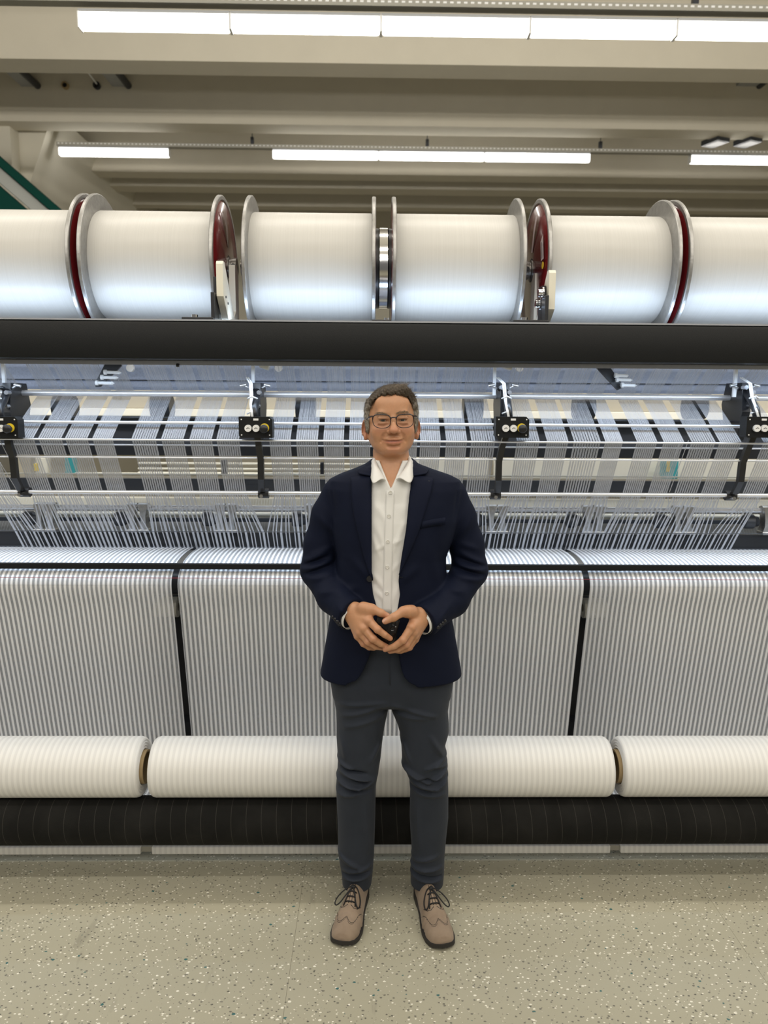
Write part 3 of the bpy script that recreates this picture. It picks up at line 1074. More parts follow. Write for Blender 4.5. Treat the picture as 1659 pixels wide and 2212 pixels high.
warp_beam(fx['a1'] - 0.70, fx['a1'], 'white warp beam cut by the left picture edge', None, None)
warp_beam(fx['b0'], fx['b1'], 'white warp beam second from the left, taped red disc at its right end', None, ('axle', 'tape'))
warp_beam(fx['c0'], fx['c1'], 'white warp beam just left of the middle steel drum', ('axle', None), ('drum', None))
warp_beam(fx['d0'], fx['d1'], 'white warp beam just right of the middle steel drum', ('drum', None), ('axle', None))
warp_beam(fx['e0'], fx['e1'], 'white warp beam with a sticker and yellow dot on its red disc', ('axle', 'sticker'), None)
warp_beam(fx['f0'], fx['f0'] + 0.70, 'white warp beam cut by the right picture edge', None, None)
dr = empty('steel_drum', ((fx['c1'] + fx['d0']) / 2, YW, ZW - 0.17), 'polished steel coupling drum between the two middle warp beams', 'drum')
xm = (fx['c1'] + fx['d0']) / 2
q = MB()
q.lathe([(-0.0205, 0.08), (-0.0205, 0.160), (-0.017, 0.168), (0.017, 0.168), (0.0205, 0.160), (0.0205, 0.08)], (xm, YW, ZW), 'X', 72)
q.build('rim', M_CHROME, dr, auto=30)
q = MB()
q.lathe([(-0.024, 0.05), (-0.024, 0.11), (0.024, 0.11), (0.024, 0.05)], (xm, YW, ZW), 'X', 48)
q.build('inner_ring', M_BLACKM, dr, auto=30)

# ================================================================== cloth
def stripe_mat(name, pitch, sheer, c_white, c_grey, duty=0.5, trans=0.0):
    m, N, L, B = new_mat(name)
    geo = N.new('ShaderNodeNewGeometry')
    sep = N.new('ShaderNodeSeparateXYZ')
    L.new(geo.outputs['Position'], sep.inputs[0])
    s = math_node(N, L, 'DIVIDE', sep.outputs['X'], pitch)
    s = math_node(N, L, 'FRACT', math_node(N, L, 'ADD', s, 100.25))
    s = math_node(N, L, 'ABSOLUTE', math_node(N, L, 'SUBTRACT', s, 0.5))
    mr = N.new('ShaderNodeMapRange')
    mr.inputs[1].default_value = duty / 2 - 0.05
    mr.inputs[2].default_value = duty / 2 + 0.05
    L.new(s, mr.inputs[0])
    col = mix_rgb(N, L, mr.outputs[0], c_white, c_grey)
    L.new(col, B.inputs['Base Color'])
    B.inputs['Roughness'].default_value = 0.75
    B.inputs['Sheen Weight'].default_value = 0.15
    n = N.new('ShaderNodeTexNoise')
    n.inputs['Scale'].default_value = 900
    L.new(geo.outputs['Position'], n.inputs['Vector'])
    bmp = N.new('ShaderNodeBump')
    bmp.inputs['Strength'].default_value = 0.15
    bmp.inputs['Distance'].default_value = 0.001
    L.new(n.outputs['Fac'], bmp.inputs['Height'])
    L.new(bmp.outputs['Normal'], B.inputs['Normal'])
    if sheer > 0:
        tr = N.new('ShaderNodeBsdfTransparent')
        mx = N.new('ShaderNodeMixShader')
        f = math_node(N, L, 'MULTIPLY', mr.outputs[0], sheer)
        f = math_node(N, L, 'ADD', f, trans)
        L.new(f, mx.inputs[0])
        L.new(B.outputs[0], mx.inputs[1])
        L.new(tr.outputs[0], mx.inputs[2])
        L.new(mx.outputs[0], N['Material Output'].inputs['Surface'])
    return m


M_CLOTH = stripe_mat('striped sheer cloth', 0.0199, 0.72, (0.80, 0.81, 0.83), (0.72, 0.75, 0.80), 0.47)
M_ROLLC = stripe_mat('rolled striped cloth', 0.0199, 0, (0.86, 0.855, 0.84), (0.77, 0.765, 0.755), 0.5)

prof = [(3.41, zat(1184, 3.41)), (3.30, zat(1191, 3.30)), (3.20, zat(1201, 3.20)), (3.12, zat(1213, 3.12)), (3.075, zat(1224, 3.075)), (3.04, zat(1236, 3.04)), (3.015, zat(1250, 3.015)), (3.005, zat(1266, 3.005)),
        (3.010, zat(1285, 3.010)), (3.03, zat(1320, 3.03)), (3.065, zat(1400, 3.065)), (3.11, zat(1500, 3.11)), (3.155, zat(1600, 3.155)), (3.18, 0.16), (3.17, 0.10), (3.10, 0.075),
        (2.80, 0.072), (2.63, 0.072)]


def smooth_prof(p, n=4):
    out = []
    for i in range(len(p) - 1):
        p0, p1, p2, p3 = p[max(i - 1, 0)], p[i], p[i + 1], p[min(i + 2, len(p) - 1)]
        for k in range(n):
            t = k / n
            out.append(tuple(0.5 * ((2 * p1[j]) + (-p0[j] + p2[j]) * t + (2 * p0[j] - 5 * p1[j] + 4 * p2[j] - p3[j]) * t * t + (-p0[j] + 3 * p1[j] - 3 * p2[j] + p3[j]) * t ** 3) for j in range(len(p[0]))))
    out.append(p[-1])
    return out


prof = smooth_prof(prof)
gapL = (xat(372.5, 1240, 3.03), xat(387, 1240, 3.03))
gapR = (xat(1258, 1240, 3.03), xat(1272.5, 1240, 3.03))


def web(x0, x1, label):
    vs, fs = [], []
    nx = 8
    for (y, z) in prof:
        for i in range(nx + 1):
            vs.append((x0 + (x1 - x0) * i / nx, y, z))
    for j in range(len(prof) - 1):
        for i in range(nx):
            a = j * (nx + 1) + i
            fs.append((a, a + 1, a + nx + 2, a + nx + 1))
    o = link('striped_cloth', vs, fs, M_CLOTH, smooth=True, label=label, category='cloth', group='striped cloth webs coming off the machine')
    sol = o.modifiers.new('thickness', 'SOLIDIFY')
    sol.thickness = 0.0006
    # folded selvedge along each side
    for x in (x0, x1):
        t = MB()
        t.tube([(x, y, z) for y, z in prof], 0.0012, 6)
        t.build('selvedge', M_YARN, o)
    return o


web(XA + 0.05, gapL[0], 'striped sheer cloth hanging at the left of the machine')
web(gapL[1], gapR[0], 'wide striped sheer cloth hanging directly behind the man')
web(gapR[1], XB - 0.05, 'striped sheer cloth hanging at the right of the machine')

# ---- batched cloth rolls
YR, RR = 2.56, 0.107
ZR = zat(1655, YR, 830)
YR_F = YR - RR
RCO = 0.060


def cloth_roll(x0, x1, label):
    e = empty('cloth_roll', ((x0 + x1) / 2, YR, ZR - RR), label, 'cloth roll', 'cloth rolls in front of the machine')
    r = MB()
    pr = [(x0 + 0.010, RCO + 0.002)]
    k = 7
    for i in range(k):
        rr = RCO + 0.006 + (RR - 0.012 - RCO - 0.006) * i / (k - 1)
        pr.append((x0 + 0.006 + (0.003 if i % 2 else -0.001), rr))
    pr += [(x0 + 0.006, RR - 0.008), (x0 + 0.012, RR - 0.003), (x0 + 0.022, RR)]
    n_ = 24
    for i in range(1, n_):
        pr.append((x0 + 0.022 + (x1 - x0 - 0.044) * i / n_, RR))
    pr += [(x1 - 0.022, RR), (x1 - 0.012, RR - 0.003), (x1 - 0.006, RR - 0.008)]
    for i in reversed(range(k)):
        rr = RCO + 0.006 + (RR - 0.012 - RCO - 0.006) * i / (k - 1)
        pr.append((x1 - 0.006 + (-0.003 if i % 2 else 0.001), rr))
    pr.append((x1 - 0.010, RCO + 0.002))
    r.lathe(pr, (0, YR, ZR), 'X', 96)
    r.build('wound_cloth', M_ROLLC, e, auto=50)
    c = MB()
    c.lathe([(x0 - 0.006, RCO - 0.007), (x0 - 0.006, RCO), (x1 + 0.006, RCO), (x1 + 0.006, RCO - 0.007), (x0 - 0.006, RCO - 0.007)], (0, YR, ZR), 'X', 48)
    c.build('cardboard_core', M_CARD, e, auto=40)
    return e


xl_end, xm0 = xat(294, 1660, YR_F), xat(311.5, 1660, YR_F)
xm1, xr0 = xat(1337, 1655, YR_F), xat(1353, 1655, YR_F)
cloth_roll(XA + 0.1, xl_end, 'white cloth roll at the left, cut by the picture edge')
cloth_roll(xm0, xm1, 'long white cloth roll directly behind the man\'s knees')
cloth_roll(xr0, XB - 0.1, 'white cloth roll at the right, cut by the picture edge')

# ---- black drive roller with wound grip tape
m, N, L, B = new_mat('black grip roller')
geo = N.new('ShaderNodeNewGeometry')
sep = N.new('ShaderNodeSeparateXYZ')
L.new(geo.outputs['Position'], sep.inputs[0])
ang_ = math_node(N, L, 'MULTIPLY', sep.outputs['Z'], 0.06)
s_ = math_node(N, L, 'FRACT', math_node(N, L, 'ADD', math_node(N, L, 'DIVIDE', math_node(N, L, 'ADD', sep.outputs['X'], ang_), 0.0535), 100.0))
ln2 = math_node(N, L, 'LESS_THAN', s_, 0.035)
nz = N.new('ShaderNodeTexNoise')
nz.inputs['Scale'].default_value = 7
nz.inputs['Detail'].default_value = 6
L.new(geo.outputs['Position'], nz.inputs['Vector'])
dust = N.new('ShaderNodeMapRange')
dust.inputs[1].default_value = 0.45
dust.inputs[2].default_value = 0.75
L.new(nz.outputs['Fac'], dust.inputs[0])
c1 = mix_rgb(N, L, dust.outputs[0], (0.0055, 0.0055, 0.005), (0.014, 0.0135, 0.0125))
c1 = mix_rgb(N, L, math_node(N, L, 'MULTIPLY', ln2, 0.6), c1, (0.06, 0.058, 0.05))
L.new(c1, B.inputs['Base Color'])
B.inputs['Roughness'].default_value = 0.8
B.inputs['Specular IOR Level'].default_value = 0.25
n3 = N.new('ShaderNodeTexNoise')
n3.inputs['Scale'].default_value = 600
L.new(geo.outputs['Position'], n3.inputs['Vector'])
bp_ = N.new('ShaderNodeBump')
bp_.inputs['Strength'].default_value = 0.5
bp_.inputs['Distance'].default_value = 0.002
L.new(n3.outputs['Fac'], bp_.inputs['Height'])
L.new(bp_.outputs['Normal'], B.inputs['Normal'])
M_GRIP = m
YBk, RBk = 2.52, 0.0845
ZBk = 0.2095
gr = empty('drive_roller', (0, YBk, ZBk - RBk), 'long black grip roller under the white cloth rolls', 'roller')
q = MB()
q.lathe([(XA, 0.02), (XA, RBk)] + [(XA + (XB - XA) * i / 40, RBk) for i in range(1, 40)] + [(XB, RBk), (XB, 0.02)], (0, YBk, ZBk), 'X', 64)
q.build('grip_cover', M_GRIP, gr, auto=40)
for x in (XA - 0.04, XB + 0.04):
    MB().box((x, YBk, 0.16), (0.06, 0.2, 0.32)).build('bearing_block', M_BLACKM, gr)
# low guide bar the cloth runs over under the roller
zlo = zat(1833, 2.56, 830)
lg = empty('cloth_guide', (0, 2.56, 0.0), 'low bar wrapped by striped cloth below the black roller', 'guide bar')
for a, b in ((XA, xat(303, 1832, 2.55)), (xat(327, 1832, 2.55), xat(1319, 1832, 2.55)), (xat(1341, 1832, 2.55), XB)):
    q = MB()
    q.box(((a + b) / 2, 2.575, zlo - 0.001), (b - a, 0.05, 0.030), bevel=0.004)
    q.build('cloth_wrap', M_ROLLC, lg)
MB().box(((XA + XB) / 2, 2.58, zlo), (XB - XA, 0.04, 0.020)).build('bar', M_TRAY, lg)
for x in (XA, XB):
    MB().box((x, 2.58, zlo / 2), (0.05, 0.05, zlo)).build('foot', M_BLACKM, lg)

# ================================================================== the next machine, seen through the yarns
bk = empty('rear_machine', (0, 4.6, 0), 'cream machine glimpsed through the yarn sheets', 'knitting machine')


def back_panel(name, x0, x1, ya, yb, Y, mt, th=0.05):
    a, b = xat(x0, ya, Y), xat(x1, ya, Y)
    z1_, z0_ = zat(ya, Y), zat(yb, Y)
    MB().box(((a + b) / 2, Y, (z0_ + z1_) / 2), (b - a, th, z1_ - z0_), bevel=0.004).build(name, mt, bk)


M_TAN = plain('tan enamel', (0.36, 0.33, 0.26), 0.5)
back_panel('top_cover', -700, 2400, 840, 886, 4.5, M_TAN)
back_panel('cream_rail', -700, 2400, 886, 902, 4.45, M_CREAM)
back_panel('dark_frame', -700, 2400, 900, 985, 4.6, M_DARK)
back_panel('cream_panel', 885, 1055, 988, 1031, 4.4, M_CREAM)
back_panel('cream_panel', 1066, 2300, 988, 1031, 4.4, M_CREAM)
back_panel('cream_panel', 80, 106, 992, 1030, 4.4, M_CREAM)
for i, y in enumerate((1001, 1012, 1021)):
    back_panel('cream_rail', 300, 830, y, y + 4, 4.35, M_CREAM)
back_panel('cream_rail', 150, 560, 1024, 1028, 4.3, M_CREAM)
back_panel('dark_frame', -700, 2400, 1031, 1075, 4.65, M_TAN)
back_panel('cream_panel', -700, 2400, 1076, 1098, 4.5, M_CREAM)
back_panel('lower_body', -700, 2400, 1100, 1290, 4.7, M_GREY)
back_panel('teal_cover', 143, 163, 990, 1028, 4.3, M_TEAL)
back_panel('teal_cover', 1430, 1463, 990, 1030, 4.3, M_TEAL)
back_panel('yellow_tag', 1441, 1448, 990, 1016, 4.25, M_YELLOW, 0.01)
back_panel('yellow_tag', 73, 83, 1005, 1022, 4.25, M_YELLOW, 0.01)
back_panel('dark_bracket', 479, 490, 995, 1026, 4.2, M_BLACKM)
back_panel('dark_bracket', 692, 700, 999, 1026, 4.2, M_BLACKM)
for px in (120, 330, 640, 1000, 1240, 1480):
    q = MB()
    q.cyl(at(px, 880, 3.9), at(px, 880, 3.9) + Vector((0.10, 0, 0)), 0.062, 24)
    q.build('dark_wheel', M_DARK, bk)
for x in (-3.6, 3.8):
    MB().box((x, 4.6, 0.95), (0.3, 0.5, 1.9), bevel=0.02).build('end_column', M_CREAM, bk)
# ================================================================== the man
def axis(*segs):
    out = []
    for a, b, st in segs:
        n = max(1, int(round((b - a) / st)))
        out.append(np.linspace(a, b, n, endpoint=False))
    out.append(np.array([segs[-1][1]]))
    return np.concatenate(out).astype(np.float32)


class Field:
    """a sculpted solid: signed distances on a grid, meshed with surface nets"""

    def __init__(s, xs, ys, zs):
        s.x, s.y, s.z = xs, ys, zs
        s.D = np.full((len(xs), len(ys), len(zs)), 0.5, np.float32)

    def block(s, lo, hi):
        sl = []
        for ax, a, b in ((s.x, lo[0], hi[0]), (s.y, lo[1], hi[1]), (s.z, lo[2], hi[2])):
            i0, i1 = np.searchsorted(ax, a), np.searchsorted(ax, b)
            sl.append(slice(max(0, i0 - 1), min(len(ax), i1 + 1)))
        X = s.x[sl[0]][:, None, None]
        Y = s.y[sl[1]][None, :, None]
        Z = s.z[sl[2]][None, None, :]
        return tuple(sl), X, Y, Z

    def put(s, sl, d, k=0.0, op='add'):
        a = s.D[sl]
        if op == 'cut':
            a, d = -a, d
        if k > 0:
            h = np.clip(0.5 + 0.5 * (d - a) / k, 0, 1)
            r = d * (1 - h) + a * h - k * h * (1 - h)
        else:
            r = np.minimum(a, d)
        s.D[sl] = -r if op == 'cut' else r

    def cone(s, a, b, ra, rb, k=0.01, op='add', m=0.03, ysc=1.0):
        a, b = np.array(a, float), np.array(b, float)
        R = max(ra, rb) + m
        sl, X, Y, Z = s.block(np.minimum(a, b) - R, np.maximum(a, b) + R)
        ab = b - a
        t = np.clip(((X - a[0]) * ab[0] + (Y - a[1]) * ab[1] + (Z - a[2]) * ab[2]) / max(ab @ ab, 1e-9), 0, 1)
        d = np.sqrt((X - a[0] - t * ab[0]) ** 2 + ((Y - a[1] - t * ab[1]) / ysc) ** 2 + (Z - a[2] - t * ab[2]) ** 2) - (ra + (rb - ra) * t)
        s.put(sl, d, k, op)

    def chain(s, pts, rs, k=0.006, **kw):
        for i in range(len(pts) - 1):
            s.cone(pts[i], pts[i + 1], rs[i], rs[i + 1], k, **kw)

    def ell(s, c, r, k=0.01, op='add', m=0.03, rot=None):
        c, r = np.array(c, float), np.array(r, float)
        R = max(r) + m
        sl, X, Y, Z = s.block(c - R, c + R)
        x, y, z = X - c[0], Y - c[1], Z - c[2]
        if rot is not None:
            q = np.array(rot.inverted())
            x, y, z = q[0][0] * x + q[0][1] * y + q[0][2] * z, q[1][0] * x + q[1][1] * y + q[1][2] * z, q[2][0] * x + q[2][1] * y + q[2][2] * z
        k0 = np.sqrt((x / r[0]) ** 2 + (y / r[1]) ** 2 + (z / r[2]) ** 2)
        k1 = np.sqrt((x / r[0] ** 2) ** 2 + (y / r[1] ** 2) ** 2 + (z / r[2] ** 2) ** 2)
        s.put(sl, k0 * (k0 - 1) / np.maximum(k1, 1e-6), k, op)

    def loft(s, rows, k=0.01, op='add', n=2.4, caps=True):
        """rows: (z, cx, cy, half width, half depth), any order"""
        rows = sorted(rows)
        zz, cx, cy, a, b = [np.array(c, float) for c in zip(*rows)]
        lo = ((cx - a).min() - 0.03, (cy - b).min() - 0.03, zz[0] - 0.03)
        hi = ((cx + a).max() + 0.03, (cy + b).max() + 0.03, zz[-1] + 0.03)
        sl, X, Y, Z = s.block(lo, hi)
        zf = Z.ravel()

        def cub(v):
            # smooth interpolation
            out = np.interp(zf, zz, v)
            return out[None, None, :].astype(np.float32)
        CX, CY, A, Bb = cub(cx), cub(cy), cub(a), cub(b)
        x, y = X - CX, Y - CY
        r = (np.abs(x / A) ** n + np.abs(y / Bb) ** n) ** (1 / n)
        rho = np.sqrt(x * x + y * y)
        d = rho * (1 - 1 / np.maximum(r, 1e-3))
        d = np.where(r < 1e-2, -np.minimum(A, Bb), d)
        d = np.maximum(d, np.maximum(Z - zz[-1], zz[0] - Z))
        s.put(sl, d, k, op)

    def crease(s, a, b, amp, w, ymax, w2=None):
        """a fold seen from the front: raises (amp > 0) or sinks the cloth along a line"""
        a, b = np.array(a, float), np.array(b, float)
        R = 3 * w
        lo = np.minimum(a, b) - R
        hi = np.maximum(a, b) + R
        lo[1], hi[1] = s.y[0], ymax
        sl, X, Y, Z = s.block(lo, hi)
        ab = b - a
        t = np.clip(((X - a[0]) * ab[0] + (Z - a[2]) * ab[2]) / max(ab[0] ** 2 + ab[2] ** 2, 1e-9), 0, 1)
        d2 = (X - a[0] - t * ab[0]) ** 2 + (Z - a[2] - t * ab[2]) ** 2
        prof = np.exp(-d2 / w ** 2) * np.sin(np.pi * np.clip(t * 0.9 + 0.05, 0, 1)) ** 0.5
        msk = np.clip((ymax - Y) / 0.02, 0, 1)
        s.D[sl] -= (amp * prof * msk).astype(np.float32)

    def mesh(s):
        D = s.D
        S = D < 0
        c = np.zeros(tuple(n - 1 for n in D.shape), np.uint8)
        for i in (0, 1):
            for j in (0, 1):
                for k in (0, 1):
                    c += S[i:S.shape[0] - 1 + i, j:S.shape[1] - 1 + j, k:S.shape[2] - 1 + k]
        act = (c > 0) & (c < 8)
        idx = np.argwhere(act)
        ids = np.full(act.shape, -1, np.int32)
        ids[act] = np.arange(len(idx), dtype=np.int32)
        cs = [(i, j, k) for i in (0, 1) for j in (0, 1) for k in (0, 1)]
        V = np.stack([D[idx[:, 0] + i, idx[:, 1] + j, idx[:, 2] + k] for i, j, k in cs], 1)
        P = np.zeros((len(idx), 3))
        cnt = np.zeros(len(idx))
        for e0 in range(8):
            for e1 in range(e0 + 1, 8):
                df = [b - a for a, b in zip(cs[e0], cs[e1])]
                if sum(abs(q) for q in df) != 1:
                    continue
                va, vb = V[:, e0], V[:, e1]
                mk = (va < 0) != (vb < 0)
                t = np.where(mk, va / np.where(mk, va - vb, 1), 0)
                for q in range(3):
                    P[:, q] += np.where(mk, cs[e0][q] + t * df[q], 0)
                cnt += mk
        P /= cnt[:, None]
        W = np.zeros_like(P)
        for q, ax in enumerate((s.x, s.y, s.z)):
            i = idx[:, q]
            W[:, q] = ax[i] + P[:, q] * (ax[i + 1] - ax[i])
        F = []
        for q in range(3):
            sa = [slice(1, -1)] * 3
            sb = [slice(1, -1)] * 3
            sa[q] = slice(0, -1)
            sb[q] = slice(1, None)
            A, B_ = S[tuple(sa)], S[tuple(sb)]
            e = np.argwhere(A != B_)
            if len(e) == 0:
                continue
            fl = A[tuple(e.T)]
            off = np.ones(3, int)
            off[q] = 0
            e = e + off
            u, v = [(1, 2), (2, 0), (0, 1)][q]
            quad = []
            for du, dv in ((-1, -1), (0, -1), (0, 0), (-1, 0)):
                g = e.copy()
                g[:, u] += du
                g[:, v] += dv
                quad.append(ids[g[:, 0], g[:, 1], g[:, 2]])
            quad = np.stack(quad, 1)
            quad[~fl] = quad[~fl][:, ::-1]
            F.append(quad)
        F = np.concatenate(F)
        F = F[(F >= 0).all(1)]
        return W, F

    def front(s, x, z):
        """depth of the first surface met from the front at (x, z)"""
        fx_ = np.clip(np.interp(x, s.x, np.arange(len(s.x))), 0, len(s.x) - 1.001)
        fz_ = np.clip(np.interp(z, s.z, np.arange(len(s.z))), 0, len(s.z) - 1.001)
        i, k = int(fx_), int(fz_)
        u, w = fx_ - i, fz_ - k
        col = (s.D[i, :, k] * (1 - u) * (1 - w) + s.D[i + 1, :, k] * u * (1 - w) + s.D[i, :, k + 1] * (1 - u) * w + s.D[i + 1, :, k + 1] * u * w)
        neg = np.argwhere(col < 0)
        if len(neg) == 0:
            return None
        j = int(neg[0][0])
        if j == 0:
            return float(s.y[0])
        t = col[j - 1] / (col[j - 1] - col[j])
        return float(s.y[j - 1] + t * (s.y[j] - s.y[j - 1]))


def mesh_obj(name, W, F, mat, parent=None, smooth_iter=0, colors=None, **props):
    if smooth_iter:
        e = np.concatenate([F[:, [0, 1]], F[:, [1, 2]], F[:, [2, 3]], F[:, [3, 0]]])
        for _ in range(smooth_iter):
            acc = np.zeros_like(W)
            n = np.zeros(len(W))
            for a, b in ((0, 1), (1, 0)):
                for q in range(3):
                    acc[:, q] += np.bincount(e[:, a], W[e[:, b], q], len(W))
                n += np.bincount(e[:, a], minlength=len(W))
            W = W * 0.5 + 0.5 * acc / np.maximum(n, 1)[:, None]
    me = bpy.data.meshes.new(name)
    me.vertices.add(len(W))
    me.vertices.foreach_set('co', W.astype(np.float32).ravel())
    me.loops.add(F.size)
    me.loops.foreach_set('vertex_index', F.astype(np.int32).ravel())
    me.polygons.add(len(F))
    me.polygons.foreach_set('loop_start', np.arange(0, F.size, 4, dtype=np.int32))
    me.polygons.foreach_set('loop_total', np.full(len(F), 4, np.int32))
    me.polygons.foreach_set('use_smooth', np.ones(len(F), bool))
    me.update(calc_edges=True)
    me.validate()
    if colors is not None:
        at_ = me.color_attributes.new('Col', 'FLOAT_COLOR', 'POINT')
        at_.data.foreach_set('color', np.concatenate([colors, np.ones((len(colors), 1))], 1).astype(np.float32).ravel())
    me.materials.append(mat)
    o = bpy.data.objects.new(name, me)
    COL.objects.link(o)
    if parent:
        o.parent = parent
        o.matrix_parent_inverse = Matrix.Translation(-world_loc(parent))
    for k_, v_ in props.items():
        o[k_] = v_
    return o


def P3(px, py, Y):
    return np.array(at(px, py, Y), float)


def pin(o):
    o.matrix_parent_inverse = Matrix.Translation(-world_loc(o.parent))


# ---- materials of the man
def skin_mat():
    m, N, L, B = new_mat('skin')
    a = N.new('ShaderNodeVertexColor')
    a.layer_name = 'Col'
    tc = N.new('ShaderNodeTexCoord')
    n = N.new('ShaderNodeTexNoise')
    n.inputs['Scale'].default_value = 120
    n.inputs['Detail'].default_value = 6
    L.new(tc.outputs['Object'], n.inputs['Vector'])
    mr = N.new('ShaderNodeMapRange')
    mr.inputs[3].default_value = 0.90
    mr.inputs[4].default_value = 1.08
    L.new(n.outputs['Fac'], mr.inputs[0])
    vm = N.new('ShaderNodeVectorMath')
    vm.operation = 'SCALE'
    L.new(a.outputs['Color'], vm.inputs[0])
    L.new(mr.outputs[0], vm.inputs['Scale'])
    L.new(vm.outputs[0], B.inputs['Base Color'])
    B.inputs['Roughness'].default_value = 0.42
    B.inputs['Subsurface Weight'].default_value = 0.12
    B.inputs['Subsurface Radius'].default_value = (0.010, 0.004, 0.002)
    B.inputs['Subsurface Scale'].default_value = 0.6
    b = N.new('ShaderNodeBump')
    b.inputs['Strength'].default_value = 0.12
    b.inputs['Distance'].default_value = 0.001
    n2 = N.new('ShaderNodeTexNoise')
    n2.inputs['Scale'].default_value = 420
    L.new(tc.outputs['Object'], n2.inputs['Vector'])
    L.new(n2.outputs['Fac'], b.inputs['Height'])
    L.new(b.outputs['Normal'], B.inputs['Normal'])
    return m


def cloth_mat(name, c0, c1, rough, scale, bump, sheen=0.0, spec=0.3):
    m, N, L, B = new_mat(name)
    tc = N.new('ShaderNodeTexCoord')
    n = N.new('ShaderNodeTexNoise')
    n.inputs['Scale'].default_value = 14
    n.inputs['Detail'].default_value = 8
    L.new(tc.outputs['Object'], n.inputs['Vector'])
    L.new(mix_rgb(N, L, n.outputs['Fac'], c0, c1), B.inputs['Base Color'])
    B.inputs['Roughness'].default_value = rough
    B.inputs['Sheen Weight'].default_value = sheen
    B.inputs['Specular IOR Level'].default_value = spec
    w = N.new('ShaderNodeTexNoise')
    w.inputs['Scale'].default_value = scale
    L.new(tc.outputs['Object'], w.inputs['Vector'])
    b = N.new('ShaderNodeBump')
    b.inputs['Strength'].default_value = bump
    b.inputs['Distance'].default_value = 0.001
    L.new(w.outputs['Fac'], b.inputs['Height'])
    L.new(b.outputs['Normal'], B.inputs['Normal'])
    return m


M_SKIN = skin_mat()
M_JACKET = cloth_mat('navy wool', (0.0042, 0.0066, 0.0185), (0.0060, 0.0092, 0.0250), 0.7, 900, 0.12, 0.0, 0.12)
M_LAPEL = cloth_mat('navy wool lapel', (0.0050, 0.0074, 0.0200), (0.0068, 0.0100, 0.0265), 0.7, 900, 0.12, 0.0, 0.12)
M_SHIRT = cloth_mat('white cotton', (0.74, 0.74, 0.73), (0.82, 0.82, 0.81), 0.6, 900, 0.05, 0.05)
M_TROUSER = cloth_mat('blue grey cotton', (0.016, 0.021, 0.032), (0.029, 0.036, 0.053), 0.8, 700, 0.25, 0.05)
M_SHOE = cloth_mat('taupe nubuck', (0.15, 0.105, 0.072), (0.42, 0.325, 0.245), 0.85, 300, 0.2, 0.12)
M_SOLE = plain('dark rubber sole', (0.022, 0.019, 0.018), 0.6)
M_LACE = plain('black lace', (0.008, 0.008, 0.010), 0.7)
M_FRAME = plain('dark tortoise acetate', (0.018, 0.010, 0.013), 0.25, coat=0.4)
M_BUTTON = plain('pearl button', (0.72, 0.71, 0.67), 0.25)
M_NAVYB = plain('dark jacket button', (0.012, 0.013, 0.018), 0.3)

YT = 2.335                       # depth of the torso axis
pm = empty('person', (P3(846, 1990, 2.30)[0], 2.30, 0.0), 'man in navy jacket, open white shirt and glasses standing with hands together', 'person')

# ------------------------------------------------------------------ head frame
HC = P3(846, 909, 2.232)
HC[1] = 2.305
HS = 1.0
HROT = Matrix.Rotation(math.radians(3.0), 3, 'Z') @ Matrix.Rotation(math.radians(-1.2), 3, 'Y') @ Matrix.Rotation(math.radians(-1.5), 3, 'X')
HR = np.array(HROT)


def H(x, y, z):
    return HC + HR @ np.array((x, y, z)) * HS


def toH(W):
    return (W - HC) @ HR / HS


# ------------------------------------------------------------------ body: one continuous skin surface
bx0, bx1 = P3(735, 1330, 2.12)[0], P3(935, 1330, 2.12)[0]
hz0, hz1 = P3(840, 1425, 2.06)[2], P3(840, 1280, 2.2)[2]
fz0, fz1 = HC[2] - 0.125, HC[2] + 0.125
body = Field(axis((-0.30, bx0, 0.012), (bx0, bx1, 0.0016), (bx1, 0.43, 0.012)),
             axis((2.045, 2.21, 0.0016), (2.21, 2.44, 0.0018), (2.44, 2.50, 0.01)),
             axis((0.05, hz0, 0.014), (hz0, hz1, 0.0016), (hz1, fz0, 0.012), (fz0, fz1, 0.0017), (fz1, fz1 + 0.05, 0.01)))
B_ = body
# torso, legs and arms inside the clothes
zs_ = lambda py, Y=YT: P3(846, py, Y)[2]
B_.loft([(zs_(1050), 0.062, YT, 0.13, 0.085), (zs_(1110), 0.062, YT, 0.15, 0.10), (zs_(1200), 0.062, YT, 0.13, 0.095), (zs_(1330), 0.062, YT, 0.13, 0.095), (zs_(1440), 0.062, YT, 0.13, 0.095)], k=0.02, n=2.2)
B_.cone(H(0, 0.03, -0.10), P3(848, 1040, YT - 0.012), 0.056, 0.062, 0.02, m=0.04)
B_.cone(P3(846, 1040, YT - 0.01), P3(846, 1110, YT - 0.02), 0.07, 0.085, 0.03, m=0.04)
for pts in (((770, 1470), (775, 1600), (768, 1720), (772, 1900)), ((918, 1470), (918, 1600), (926, 1720), (922, 1900))):
    B_.chain([P3(a, b, y_) for (a, b), y_ in zip(pts, (YT, 2.33, 2.34, 2.385))], [0.075, 0.062, 0.045, 0.036], k=0.02)
for sh, el, wr in (((736, 1075, 2.34), (690, 1232, 2.37), (764, 1324, 2.172)), ((968, 1077, 2.34), (1016, 1232, 2.37), (906, 1337, 2.172))):
    B_.cone(P3(846, 1070, YT), P3(*sh), 0.05, 0.036, 0.03)
    B_.cone(P3(*sh), P3(*el), 0.034, 0.034, 0.02)
    B_.cone(P3(*el), P3(*wr), 0.036, 0.026, 0.02)

